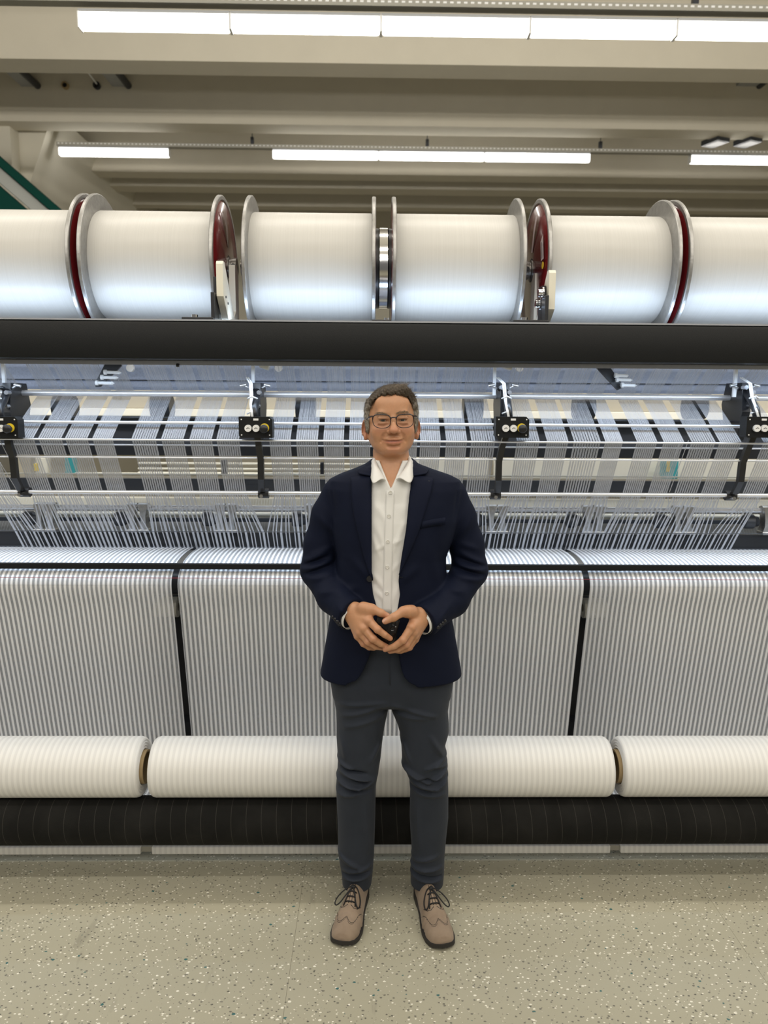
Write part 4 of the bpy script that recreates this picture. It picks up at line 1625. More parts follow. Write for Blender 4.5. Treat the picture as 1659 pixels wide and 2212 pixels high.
# -- head
B_.ell(H(0, 0.013, 0.022), (0.0765, 0.096, 0.077), 0.01, rot=HROT)
B_.ell(H(0, -0.018, -0.030), (0.0685, 0.064, 0.080), 0.02, rot=HROT)
B_.ell(H(0, -0.030, -0.056), (0.060, 0.049, 0.045), 0.02, rot=HROT)
for s_ in (-1, 1):
    B_.cone(H(s_ * 0.050, 0.004, -0.050), H(s_ * 0.020, -0.054, -0.084), 0.021, 0.017, 0.018)
    B_.ell(H(s_ * 0.040, -0.055, -0.032), (0.024, 0.020, 0.022), 0.018, rot=HROT)
B_.ell(H(0, -0.066, -0.083), (0.024, 0.018, 0.016), 0.014, rot=HROT)
B_.cone(H(-0.034, -0.0735, 0.019), H(0.034, -0.0735, 0.019), 0.0095, 0.0095, 0.014)
B_.ell(H(0, -0.062, 0.050), (0.050, 0.022, 0.030), 0.02, rot=HROT)
# eye sockets, lids, slits
for s_ in (-1, 1):
    ex = s_ * 0.0292
    B_.ell(H(ex, -0.092, -0.001), (0.019, 0.020, 0.0135), 0.012, 'cut', rot=HROT)
    B_.ell(H(ex, -0.0635, -0.0005), (0.0150, 0.0150, 0.0135), 0.004, rot=HROT)
    B_.cone(H(ex - 0.012, -0.079, 0.0055), H(ex + 0.012, -0.078, 0.0055), 0.0042, 0.0042, 0.006)
    B_.ell(H(ex, -0.0735, -0.0085), (0.014, 0.006, 0.0045), 0.006, rot=HROT)
    B_.ell(H(ex, -0.0800, -0.0008), (0.0128, 0.0090, 0.0031), 0.0014, 'cut', rot=HROT)
# nose
B_.cone(H(0, -0.078, 0.012), H(0.000, -0.1000, -0.022), 0.0072, 0.0098, 0.008)
B_.ell(H(0, -0.1010, -0.030), (0.0135, 0.0125, 0.0105), 0.006, rot=HROT)
for s_ in (-1, 1):
    B_.ell(H(s_ * 0.0145, -0.0900, -0.0335), (0.0078, 0.0098, 0.0080), 0.0045, rot=HROT)
    B_.ell(H(s_ * 0.0072, -0.0975, -0.0408), (0.0045, 0.0060, 0.0032), 0.002, 'cut', rot=HROT)
B_.cone(H(0, -0.0885, -0.045), H(0, -0.0872, -0.052), 0.0022, 0.0022, 0.004, 'cut')
# mouth: lips with a closed line between them, corners drawn back in a slight smile
up = [H(-0.029, -0.0700, -0.0583), H(-0.015, -0.0820, -0.0580), H(0, -0.0862, -0.0575), H(0.015, -0.0820, -0.0580), H(0.029, -0.0700, -0.0578)]
lo_ = [H(-0.027, -0.0700, -0.0640), H(-0.013, -0.0815, -0.0670), H(0, -0.0840, -0.0680), H(0.013, -0.0815, -0.0670), H(0.027, -0.0700, -0.0635)]
ml = [H(-0.031, -0.0745, -0.0598), H(-0.015, -0.0880, -0.0618), H(0, -0.0925, -0.0622), H(0.015, -0.0880, -0.0618), H(0.031, -0.0745, -0.0592)]
B_.chain(up, [0.0030, 0.0044, 0.0048, 0.0044, 0.0030], 0.006)
B_.chain(lo_, [0.0035, 0.0052, 0.0058, 0.0052, 0.0035], 0.006)
B_.chain(ml, [0.0026, 0.0030, 0.0030, 0.0030, 0.0026], 0.0014, op='cut')
B_.cone(H(-0.014, -0.0815, -0.0785), H(0.014, -0.0815, -0.0785), 0.0035, 0.0035, 0.008, 'cut')
# smile folds
for s_ in (-1, 1):
    B_.chain([H(s_ * 0.0215, -0.0865, -0.036), H(s_ * 0.0315, -0.0815, -0.048), H(s_ * 0.0375, -0.0735, -0.064)], [0.0030, 0.0042, 0.0026], 0.006, op='cut')
    B_.chain([H(s_ * 0.016, -0.0800, -0.0125), H(s_ * 0.030, -0.0790, -0.0185), H(s_ * 0.044, -0.0715, -0.0150)], [0.0012, 0.0018, 0.0012], 0.005, op='cut')
# ears
for s_ in (-1, 1):
    er = HROT @ Matrix.Rotation(s_ * 0.55, 3, 'Z') @ Matrix.Rotation(s_ * -0.10, 3, 'Y')
    B_.ell(H(s_ * 0.0815, 0.008, -0.022), (0.0070, 0.0175, 0.0275), 0.005, rot=er)
    B_.ell(H(s_ * 0.0785, 0.000, -0.049), (0.0065, 0.0095, 0.0120), 0.005, rot=er)
    B_.ell(H(s_ * 0.0870, -0.003, -0.022), (0.0045, 0.0095, 0.0175), 0.003, 'cut', rot=er)

# -- hands (pixel, pixel, depth)
def fingers(hand):
    for pts, rs in hand:
        B_.chain([P3(*p_) for p_ in pts], rs, 0.0025)


handR_palm = [((766, 1324, 2.165), (797, 1341, 2.112), 0.0235, 0.0150), ((766, 1328, 2.165), (786, 1357, 2.112), 0.0235, 0.0150), ((764, 1331, 2.168), (778, 1366, 2.120), 0.0220, 0.0135),
              ((763, 1332, 2.170), (773, 1374, 2.134), 0.0210, 0.0125), ((768, 1315, 2.165), (798, 1318, 2.125), 0.0200, 0.0155)]
handR = [([(797, 1341, 2.110), (816, 1360, 2.092), (831, 1371, 2.093), (843, 1379, 2.103)], [0.0128, 0.0108, 0.0095, 0.0078]),
         ([(786, 1357, 2.112), (806, 1380, 2.096), (822, 1391, 2.103), (836, 1397, 2.116)], [0.0128, 0.0108, 0.0094, 0.0076]),
         ([(778, 1366, 2.120), (795, 1387, 2.110), (811, 1397, 2.118), (826, 1400, 2.130)], [0.0118, 0.0100, 0.0088, 0.0072]),
         ([(773, 1374, 2.134), (785, 1391, 2.130), (797, 1399, 2.138), (808, 1401, 2.146)], [0.0105, 0.0088, 0.0078, 0.0066]),
         ([(785, 1312, 2.135), (804, 1316, 2.120), (823, 1324, 2.114), (838, 1331, 2.116)], [0.0165, 0.0135, 0.0110, 0.0086])]
handL_palm = [((905, 1335, 2.165), (889, 1355, 2.112), 0.0235, 0.0150), ((906, 1338, 2.165), (893, 1366, 2.120), 0.0235, 0.0145), ((907, 1340, 2.168), (896, 1374, 2.134), 0.0220, 0.0130),
              ((907, 1341, 2.170), (897, 1381, 2.148), 0.0205, 0.0118), ((903, 1326, 2.165), (880, 1322, 2.120), 0.0205, 0.0155)]
handL = [([(889, 1355, 2.110), (870, 1383, 2.094), (852, 1396, 2.098), (832, 1403, 2.108)], [0.0130, 0.0108, 0.0095, 0.0078]),
         ([(893, 1366, 2.120), (877, 1393, 2.110), (860, 1403, 2.116), (842, 1407, 2.124)], [0.0122, 0.0103, 0.0090, 0.0074]),
         ([(896, 1374, 2.134), (881, 1399, 2.128), (866, 1406, 2.134), (850, 1408, 2.142)], [0.0112, 0.0096, 0.0085, 0.0070]),
         ([(897, 1381, 2.148), (885, 1399, 2.146), (873, 1405, 2.150), (862, 1407, 2.154)], [0.0100, 0.0086, 0.0076, 0.0064]),
         ([(889, 1319, 2.132), (871, 1321, 2.108), (851, 1333, 2.096), (832, 1342, 2.094)], [0.0165, 0.0140, 0.0116, 0.0092])]
for palm, hand in ((handR_palm, handR), (handL_palm, handL)):
    tmp = B_.D.copy() if False else None
    for a, b, ra, rb in palm:
        B_.cone(P3(*a), P3(*b), ra, rb, 0.012)
    # knuckles
    for pts, rs in hand[:4]:
        B_.ell(P3(pts[0][0], pts[0][1], pts[0][2] - 0.004), (rs[0] * 0.85,) * 3, 0.006)
    for pts, rs in hand:
        pp = [P3(*p_) for p_ in pts]
        if pts is hand[4][0]:
            B_.cone(pp[0], pp[1], rs[0] * 0.92, rs[1], 0.016)
            B_.chain(pp[1:], rs[1:], 0.006)
            continue
        B_.chain(pp, rs, 0.0022)
        B_.ell(pp[1] + np.array((0, -0.0015, 0.001)), (rs[1] * 1.03,) * 3, 0.004)

W, F = body.mesh()
hl = toH(W)
skin = np.tile(np.array((0.53, 0.275, 0.152)), (len(W), 1))


def tint(center, rad, col, amt, frame=hl, pw=2):
    d = np.sqrt((((frame - np.array(center)) / np.array(rad)) ** 2).sum(1))
    w = (amt * np.exp(-d ** pw))[:, None]
    skin[:] = skin * (1 - w) + np.array(col) * w


for s_ in (-1, 1):
    tint((s_ * 0.042, -0.07, -0.030), (0.024, 0.05, 0.020), (0.50, 0.215, 0.130), 0.6)
    tint((s_ * 0.082, 0.01, -0.03), (0.012, 0.03, 0.04), (0.52, 0.215, 0.150), 0.7)
    tint((s_ * 0.029, -0.075, -0.012), (0.018, 0.03, 0.008), (0.44, 0.22, 0.13), 0.5)
for s_ in (-1, 1):
    tint((s_ * 0.0292, -0.078, 0.0030), (0.0125, 0.02, 0.0019), (0.10, 0.055, 0.035), 0.75, pw=4)
    tint((s_ * 0.031, -0.080, -0.049), (0.004, 0.02, 0.012), (0.36, 0.17, 0.095), 0.5)  # crease shade of the smile folds put into the skin colour
tint((0, -0.10, -0.030), (0.018, 0.025, 0.014), (0.54, 0.225, 0.140), 0.7)
tint((0, -0.08, -0.090), (0.03, 0.04, 0.018), (0.54, 0.24, 0.16), 0.6)
tint((0, -0.08, -0.064), (0.027, 0.05, 0.0075), (0.42, 0.135, 0.090), 0.85, pw=4)
tint((0, -0.08, -0.0618), (0.031, 0.05, 0.0019), (0.10, 0.03, 0.022), 0.9, pw=4)  # shade between the closed lips painted as a dark line
hand_m = (W[:, 2] < hz1) & (W[:, 1] < 2.2)
for hand in (handR, handL):
    for pts, rs in hand:
        for j in (0, 1):
            tint(P3(*pts[j]), (0.012,) * 3, (0.52, 0.215, 0.135), 0.55, W)
        tint(P3(*pts[3]), (0.012,) * 3, (0.56, 0.25, 0.17), 0.6, W)
bo = mesh_obj('body', W, F, M_SKIN, pm, colors=skin)
# nails
def nail(c, d, w, l):
    vs, fs = [], []
    d = np.array(d, float)
    d /= np.linalg.norm(d)
    side = np.cross(d, (0, -1, 0))
    side /= np.linalg.norm(side)
    nn = np.cross(side, d)
    if nn[1] > 0:
        nn = -nn
    for i in range(5):
        for j in range(5):
            u, v = (i - 2) / 2, (j - 2) / 2
            vs.append(np.array(c) + d * v * l + side * u * w * (1 - 0.25 * max(0, v) ** 2) - nn * (u * u * w * 0.35))
    for i in range(4):
        for j in range(4):
            fs.append((i * 5 + j, i * 5 + j + 1, i * 5 + j + 6, i * 5 + j + 5))
    o = link('fingernail', vs, fs, M_NAIL, None, True)
    o.parent = bo
    pin(o)


M_NAIL = plain('nail', (0.60, 0.36, 0.27), 0.25)
for hand in (handR, handL):
    for i in ((0, 1, 4) if hand is handR else (4,)):
        pts, rs = hand[i]
        p2, p3 = P3(*pts[2]), P3(*pts[3])
        d = p3 - p2
        c = p3 + d / np.linalg.norm(d) * rs[3] * 0.1 + np.array((0, -rs[3] * 0.93, rs[3] * 0.30))
        nail(c, d, rs[3] * 0.62, rs[3] * 0.75)

# -- eyes
M_EYEW = plain('eye white', (0.55, 0.50, 0.46), 0.2)
M_IRIS = plain('iris', (0.075, 0.075, 0.055), 0.15)
for s_ in (-1, 1):
    c = H(s_ * 0.0292, -0.0645, -0.0005)
    e = MB().sphere(c, 0.0126, 20, 14).build('eyeball', M_EYEW, pm)
    ic = H(s_ * 0.0292 - 0.0008, -0.0772, -0.0005)
    MB().sphere(ic, (0.0052, 0.0014, 0.0052), 16, 8).build('iris', M_IRIS, e)
    MB().sphere(H(s_ * 0.0292 - 0.0008, -0.0785, -0.0005), (0.0024, 0.0008, 0.0024), 12, 6).build('pupil', M_INK, e)

# -- hair: a cap with strands over it
hair = Field(axis((HC[0] - 0.105, HC[0] + 0.105, 0.0022)), axis((HC[1] - 0.115, HC[1] + 0.14, 0.0024)), axis((HC[2] - 0.07, HC[2] + 0.135, 0.0022)))
hair.ell(H(0.002, 0.018, 0.026), (0.0815, 0.101, 0.0815), 0.0, rot=HROT)
hair.ell(H(0.016, -0.018, 0.070), (0.050, 0.056, 0.040), 0.010, rot=HROT)
hair.cone(H(-0.054, -0.044, 0.060), H(-0.012, -0.066, 0.080), 0.014, 0.016, 0.010)
hair.cone(H(-0.012, -0.066, 0.080), H(0.030, -0.060, 0.086), 0.016, 0.018, 0.010)
hair.cone(H(0.030, -0.060, 0.086), H(0.058, -0.030, 0.066), 0.018, 0.015, 0.010)
for s_ in (-1, 1):
    hair.ell(H(s_ * 0.071, -0.012, 0.018), (0.0115, 0.040, 0.048), 0.01, rot=HROT)
    hair.ell(H(s_ * 0.0735, -0.016, -0.020), (0.0055, 0.010, 0.020), 0.008, rot=HROT)
hx = hair.x[:, None, None] - HC[0]
hy = hair.y[None, :, None] - HC[1]
hzz = hair.z[None, None, :] - HC[2]
lx = HR[0, 0] * hx + HR[1, 0] * hy + HR[2, 0] * hzz
ly = HR[0, 1] * hx + HR[1, 1] * hy + HR[2, 1] * hzz
lz = HR[0, 2] * hx + HR[1, 2] * hy + HR[2, 2] * hzz
zl = np.interp(lx, [-0.090, -0.0695, -0.066, -0.060, -0.0486, -0.030, -0.011, 0.0087, 0.0286, 0.046, 0.058, 0.063, 0.066, 0.0695, 0.090],
               [-0.050, -0.035, 0.040, 0.052, 0.066, 0.0735, 0.0765, 0.0755, 0.071, 0.066, 0.056, 0.040, 0.016, -0.035, -0.050])
wob = 0.0025 * np.sin(lx * 310) + 0.0018 * np.sin(lx * 720 + 1.0)
front_cut = np.minimum(zl + wob - lz, -0.018 - ly)
side_cut = np.minimum(-0.040 + 0.0 * lx - lz, 0.5 + 0 * ly)
yfront = np.minimum(-0.034 + np.clip(lz - 0.03, 0, 1) * -1.2 - ly, 0.045 - lz)
hair.D = np.maximum(hair.D, np.maximum(front_cut, np.maximum(side_cut, yfront))).astype(np.float32)
strand = 0.0007 * np.sin(lx * 900 + 4 * np.sin(ly * 60) + lz * 200) + 0.0010 * np.sin(lx * 430 + lz * 520 + ly * 150)
hair.D = (hair.D + strand).astype(np.float32)
W, F = hair.mesh()


def hair_mat():
    m, N, L, B = new_mat('greying brown hair')
    a = N.new('ShaderNodeVertexColor')
    a.layer_name = 'Col'
    L.new(a.outputs['Color'], B.inputs['Base Color'])
    B.inputs['Roughness'].default_value = 0.5
    B.inputs['Specular IOR Level'].default_value = 0.35
    return m


M_HAIR = hair_mat()


def hair_color(h, jitter=0.0):
    g = np.clip((np.abs(h[:, 0]) - 0.052) / 0.022, 0, 1) * np.clip((0.062 - h[:, 2]) / 0.035, 0, 1)
    dark = np.array((0.060, 0.045, 0.031))
    grey = np.array((0.235, 0.215, 0.180))
    c = dark * (1 - g[:, None]) + grey * g[:, None]
    return c * (1 + jitter)[:, None] if hasattr(jitter, '__len__') else c


hl = toH(W)
nz_ = np.array([math.sin(a * 800 + b * 300) for a, b in zip(hl[:, 0], hl[:, 2])]) * 0.25
ho = mesh_obj('hair', W, F, M_HAIR, pm, 1, hair_color(hl, nz_))
# strands
me = ho.data
nv = len(me.vertices)
co = np.zeros(nv * 3, np.float32)
me.vertices.foreach_get('co', co)
co = co.reshape(-1, 3).astype(float)
no = np.zeros(nv * 3, np.float32)
me.vertex_normals.foreach_get('vector', no)
no = no.reshape(-1, 3).astype(float)
hl = toH(co)
out_ok = (hl[:, 1] < 0.06) & ((no * (co - (HC + HR @ np.array((0, 0.02, 0.02))))).sum(1) > 0)
cand = np.argwhere(out_ok).ravel()
rs_ = np.random.RandomState(3)
pick = rs_.choice(cand, 7000)
vs, fs, vc = [], [], []
for i in pick:
    p, n_, h = co[i], no[i], hl[i]
    top = np.clip((h[2] - 0.045) / 0.025, 0, 1)
    d = np.array((0.75, 0.75, 0.30)) * top + np.array((-0.12 * np.sign(h[0]), 0.45, -1.0)) * (1 - top)
    d = HR @ d + rs_.normal(0, 0.09, 3)
    d -= n_ * (d @ n_)
    d /= np.linalg.norm(d) + 1e-9
    ln_h = (0.027 * top + 0.014 * (1 - top)) * rs_.uniform(0.7, 1.25)
    sd = np.cross(d, n_) * 0.00042
    b0 = len(vs)
    lift = rs_.uniform(0.0004, 0.0020)
    cc = hair_color(h[None, :])[0] * rs_.uniform(0.45, 2.6)
    for t in (0.0, 0.35, 0.7, 1.0):
        q = p + d * ln_h * t + n_ * (lift * math.sin(math.pi * min(1, t * 0.8)) - 0.16 * ln_h * t * t * (1 + 1.3 * top))
        w_t = 1 - 0.8 * t
        vs += [q - sd * w_t, q + sd * w_t]
        vc += [cc, cc]
    for j in range(3):
        fs.append((b0 + 2 * j, b0 + 2 * j + 1, b0 + 2 * j + 3, b0 + 2 * j + 2))
so = mesh_obj('hair_strands', np.array(vs), np.array(fs), M_HAIR, ho, 0, np.array(vc), kind='stuff')
# eyebrows
for s_ in (-1, 1):
    vs, fs, vc = [], [], []
    for k in range(95):
        u = rs_.uniform(0, 1)
        x = s_ * (0.012 + 0.034 * u)
        z = 0.0185 + 0.0050 * math.sin(u * 2.2) + rs_.uniform(-0.0024, 0.0024) + (0.003 if s_ > 0 else 0)
        yy = body.front(*[H(x, 0, z)[0], H(x, 0, z)[2]])
        if yy is None:
            continue
        p = np.array((H(x, 0, z)[0], yy - 0.0008, H(x, 0, z)[2]))
        d = np.array((s_ * 0.9, -0.05, 0.35 - 0.5 * u)) + rs_.normal(0, 0.2, 3)
        d /= np.linalg.norm(d)
        b0 = len(vs)
        for t in (0, 1):
            q = p + d * 0.0065 * t + np.array((0, -0.0008 * (1 - t) - 0.0008, 0))
            vs += [q - np.array((0, 0, 0.0003)), q + np.array((0, 0, 0.0003))]
            vc += [np.array((0.21, 0.15, 0.095))] * 2
        fs.append((b0, b0 + 1, b0 + 3, b0 + 2))
    mesh_obj('eyebrow', np.array(vs), np.array(fs), M_HAIR, pm, 0, np.array(vc), kind='stuff')

# -- glasses
ge_ = bpy.data.objects.new('glasses', None)
COL.objects.link(ge_)
ge_.parent = pm
pin(ge_)
ge_['label'] = 'thin dark-framed glasses'
mg, Ng, Lg, Bg = new_mat('clear lens')
gl = Ng.new('ShaderNodeBsdfGlossy')
gl.inputs['Roughness'].default_value = 0.03
tr = Ng.new('ShaderNodeBsdfTransparent')
mx = Ng.new('ShaderNodeMixShader')
mx.inputs[0].default_value = 0.06
Lg.new(tr.outputs[0], mx.inputs[1])
Lg.new(gl.outputs[0], mx.inputs[2])
Lg.new(mx.outputs[0], Ng['Material Output'].inputs['Surface'])
YGL = -0.1010
for s_ in (-1, 1):
    cx_, cz_ = s_ * 0.0345 - 0.0006, -0.0030
    hw, hh = 0.0265, 0.0198
    rim = []
    for k in range(40):
        a = 2 * math.pi * k / 40
        ca, sa = math.cos(a), math.sin(a)
        n_ = 3.6 if sa > 0 else 2.5
        r_ = (abs(ca) ** n_ + abs(sa) ** n_) ** (-1 / n_)
        x = cx_ + hw * r_ * ca * (1.0 if sa > 0 else 0.97)
        z = cz_ + hh * r_ * sa + 0.0012 * s_ * ca
        rim.append(H(x, YGL + 0.010 * (abs(x) / 0.062) ** 2, z))
    t = MB()
    t.tube(rim, [0.0019 if math.sin(2 * math.pi * k / 40) > 0.3 else 0.0012 for k in range(40)], 8, closed=True)
    t.build('rim', M_FRAME, ge_)
    link('lens', rim, [tuple(range(40))], mg, ge_)
    t = MB()
    t.tube([H(s_ * 0.0605, YGL + 0.0100, 0.0120), H(s_ * 0.0665, YGL + 0.012, 0.0118), H(s_ * 0.0735, YGL + 0.030, 0.008), H(s_ * 0.0820, 0.000, 0.0005), H(s_ * 0.0825, 0.022, -0.004)],
           [0.0026, 0.0026, 0.0020, 0.0017, 0.0016], 8)
    t.build('temple', M_FRAME, ge_)
t = MB()
t.tube([H(-0.0090, YGL, 0.0055), H(-0.004, YGL - 0.0015, 0.0078), H(0.004, YGL - 0.0015, 0.0078), H(0.0085, YGL, 0.0055)], 0.0021, 8)
t.build('bridge', M_FRAME, ge_)

# ------------------------------------------------------------------ jacket
jz0, jz1 = zs_(1500) - 0.06, zs_(985) + 0.03
jk = Field(axis((-0.26, 0.40, 0.0042)), axis((2.10, 2.52, 0.0046)), axis((jz0, jz1, 0.0042)))


def rowsT(tab, Yc):
    out = []
    for py, l, r, b, dy in tab:
        a, c = P3(l, py, Yc + dy), P3(r, py, Yc + dy)
        out.append((P3((l + r) / 2, py, Yc + dy)[2], (a[0] + c[0]) / 2, Yc + dy, (c[0] - a[0]) / 2, b))
    return out


jrows = rowsT([(994, 800, 893, 0.060, 0.02), (1003, 788, 908, 0.075, 0.012), (1014, 762, 938, 0.086, 0.006), (1026, 730, 974, 0.094, 0.003), (1036, 712, 993, 0.100, 0.002), (1055, 708, 997, 0.110, 0),
               (1085, 713, 993, 0.122, 0), (1120, 716, 990, 0.128, -0.002), (1160, 720, 978, 0.128, -0.004), (1200, 728, 963, 0.126, -0.004), (1240, 726, 963, 0.126, -0.004), (1290, 719, 969, 0.128, -0.004),
               (1340, 712, 977, 0.132, -0.002), (1390, 703, 986, 0.136, 0), (1430, 696, 993, 0.140, 0), (1452, 692, 996, 0.141, 0), (1475, 690, 998, 0.141, 0)], YT)
jk.loft(jrows, 0.0, n=2.5)


def sleeve(fld, pts, rs, k, cut_at=None, cut_dir=None, ysc=1.0):
    t = Field(fld.x, fld.y, fld.z)
    for i in range(len(pts) - 1):
        t.cone(pts[i], pts[i + 1], rs[i], rs[i + 1], 0.018 if i else 0.0, m=0.05)
    if cut_at is not None:
        X, Y, Z = t.x[:, None, None], t.y[None, :, None], t.z[None, None, :]
        t.D = np.maximum(t.D, (X - cut_at[0]) * cut_dir[0] + (Y - cut_at[1]) * cut_dir[1] + (Z - cut_at[2]) * cut_dir[2]).astype(np.float32)
    return t


cuffs = {}
for side, pts, rs in (('R', [(727, 1066, 2.345), (711, 1112, 2.352), (694, 1175, 2.362), (688, 1232, 2.352), (722, 1288, 2.270), (756, 1325, 2.185), (768, 1338, 2.155)], [0.047, 0.054, 0.0545, 0.0555, 0.053, 0.0475, 0.045]),
                      ('L', [(977, 1068, 2.345), (990, 1116, 2.352), (1008, 1175, 2.362), (1015, 1232, 2.352), (975, 1295, 2.270), (919, 1338, 2.185), (905, 1349, 2.155)], [0.047, 0.054, 0.0545, 0.0555, 0.053, 0.0475, 0.045])):
    pp = [P3(*q) for q in pts]
    c0 = P3(*((758, 1331, 2.182) if side == 'R' else (912, 1342, 2.182)))
    dr_ = P3(*((790, 1352, 2.14) if side == 'R' else (880, 1362, 2.14))) - c0
    dr_ /= np.linalg.norm(dr_)
    t = sleeve(jk, pp, rs, 0.02, c0, dr_)
    cuffs[side] = (c0, dr_, pp)
    jk.put((slice(None),) * 3, t.D, 0.010)
# folds at the elbows and forearms (pixels)
folds = [((655, 1218), (700, 1200), 0.006, 0.010), ((652, 1236), (712, 1216), 0.007, 0.010), ((660, 1256), (720, 1236), 0.005, 0.011), ((668, 1205), (712, 1188), 0.004, 0.010), ((690, 1275), (730, 1262), 0.004, 0.012),
         ((1048, 1222), (1000, 1200), 0.006, 0.010), ((1052, 1238), (990, 1222), 0.008, 0.010), ((1046, 1258), (985, 1242), 0.006, 0.010), ((1035, 1190), (1000, 1180), 0.004, 0.011), ((1000, 1272), (965, 1262), 0.005, 0.012),
         ((968, 1290), (940, 1320), 0.004, 0.012), ((735, 1288), (760, 1310), 0.004, 0.012),
         ((655, 1227), (705, 1208), -0.006, 0.008), ((655, 1246), (715, 1226), -0.006, 0.008), ((1050, 1230), (992, 1211), -0.006, 0.008), ((1049, 1248), (988, 1232), -0.007, 0.008),
         ((760, 1200), (800, 1240), 0.004, 0.016), ((900, 1215), (866, 1245), 0.004, 0.016), ((730, 1270), (770, 1262), 0.003, 0.012), ((930, 1190), (955, 1280), 0.004, 0.02), ((745, 1190), (735, 1290), 0.004, 0.02),
         ((717, 1048), (724, 1120), -0.003, 0.006), ((989, 1050), (982, 1120), -0.003, 0.006), ((690, 1120), (715, 1150), 0.004, 0.012), ((1020, 1125), (1000, 1160), 0.004, 0.012)]
for (a0, a1), (b0, b1), am, w in folds:
    jk.crease(P3(a0, a1, 2.27), P3(b0, b1, 2.27), am * 1.5, w * 0.85, 2.37)
# front opening, rounded hem
Xj, Yj, Zj = jk.x[:, None, None], jk.y[None, :, None], jk.z[None, None, :]
YFJ = 2.205
op = [(985, 806, 886), (1035, 802, 890), (1080, 802, 884), (1146, 802, 877), (1200, 803, 868), (1235, 803, 863), (1257, 803, 861), (1285, 806, 864), (1310, 813, 860), (1330, 816, 856), (1380, 810, 858), (1420, 798, 862), (1447, 786, 867),
      (1462, 778, 873), (1472, 768, 882), (1480, 752, 896), (1490, 740, 908), (1500, 700, 990)]
oz = np.array([P3(846, y, YFJ)[2] for y, l, r in op])[::-1]
ol = np.array([P3(l, y, YFJ)[0] for y, l, r in op])[::-1]
orr = np.array([P3(r, y, YFJ)[0] for y, l, r in op])[::-1]
XL = np.interp(jk.z, oz, ol)[None, None, :]
XR = np.interp(jk.z, oz, orr)[None, None, :]
inside = np.minimum(np.minimum(Xj - XL, XR - Xj), (YT - 0.03) - Yj)
# below the front corners the opening runs on to the hem line
hem = zs_(1447)
jk.D = np.maximum(jk.D, inside)
hemz = hem - 0.010 + 0.0 * Xj
jk.D = np.maximum(jk.D, hemz - Zj + 0.0 * Yj).astype(np.float32)
W, F = jk.mesh()
# clean cut of the neck above the collar line
jo = mesh_obj('jacket', W, F, M_JACKET, pm, 1)
jo['label'] = 'dark navy suit jacket worn open'


def surf(px, py, off, fld=None, Yg=2.21):
    fld = fld or jk
    y = Yg
    for _ in range(4):
        p = P3(px, py, y)
        q = fld.front(p[0], p[2])
        if q is None or q > 2.42:
            q = y
        y = q
    p = P3(px, py, y - off)
    return p


def patch(name, left, right, off, mat, parent, thick=0.003, nx=10, fld=None, bulge=0.0, edge=None):
    """a cloth layer lying on a surface; left and right are pixel polylines from top to bottom"""
    n = len(left)
    vs, fs = [], []
    for j in range(n):
        for i in range(nx + 1):
            u = i / nx
            px = left[j][0] + (right[j][0] - left[j][0]) * u
            py = left[j][1] + (right[j][1] - left[j][1]) * u
            o_ = off + bulge * math.sin(math.pi * u)
            vs.append(surf(px, py, o_, fld))
    V = np.array(vs).reshape(n, nx + 1, 3)
    med = np.median(V[:, :, 1], axis=1)[:, None]
    V[:, :, 1] = np.where(V[:, :, 1] > med + 0.012, med, V[:, :, 1])
    # relax depth so that the layer bridges hollows
    for _ in range(6):
        yv = V[:, :, 1].copy()
        av = yv.copy()
        av[1:-1, :] = (yv[:-2, :] + yv[2:, :]) / 2
        av[:, 1:-1] = (av[:, :-2] + av[:, 2:]) / 2
        V[:, :, 1] = np.minimum(yv, av)
    vs = V.reshape(-1, 3)
    for j in range(n - 1):
        for i in range(nx):
            a = j * (nx + 1) + i
            fs.append((a, a + nx + 1, a + nx + 2, a + 1))
    o = link(name, vs, fs, mat, None, True)
    o.parent = parent
    pin(o)
    sd = o.modifiers.new('thickness', 'SOLIDIFY')
    sd.thickness = thick
    sd.offset = -1
    return o


def dens(poly, n):
    """resample a pixel polyline by height"""
    ys = np.array([p[1] for p in poly], float)
    xs = np.array([p[0] for p in poly], float)
    yy = np.linspace(ys[0], ys[-1], n)
    return [(float(np.interp(y, ys, xs)), float(y)) for y in yy]


# lapels and collar of the jacket
patch('lapel', dens([(757, 1030.5), (757.5, 1060), (760, 1091), (766, 1125), (775, 1160), (786, 1205), (797, 1240), (801.5, 1248)], 24),
      dens([(803, 1024), (803, 1060), (803, 1091), (803, 1125), (803, 1160), (803, 1205), (803.4, 1240), (803.6, 1248)], 24), 0.0070, M_LAPEL, jo, 0.0035, bulge=0.004)
patch('lapel', dens([(890, 1025), (888, 1050), (884.5, 1074), (877, 1146), (868, 1202), (863.4, 1235), (862.5, 1242)], 24),
      dens([(937, 1031.5), (934, 1055), (928, 1074), (906, 1146), (882, 1202), (866, 1236), (863.5, 1242)], 24), 0.0070, M_LAPEL, jo, 0.0035, bulge=0.004)
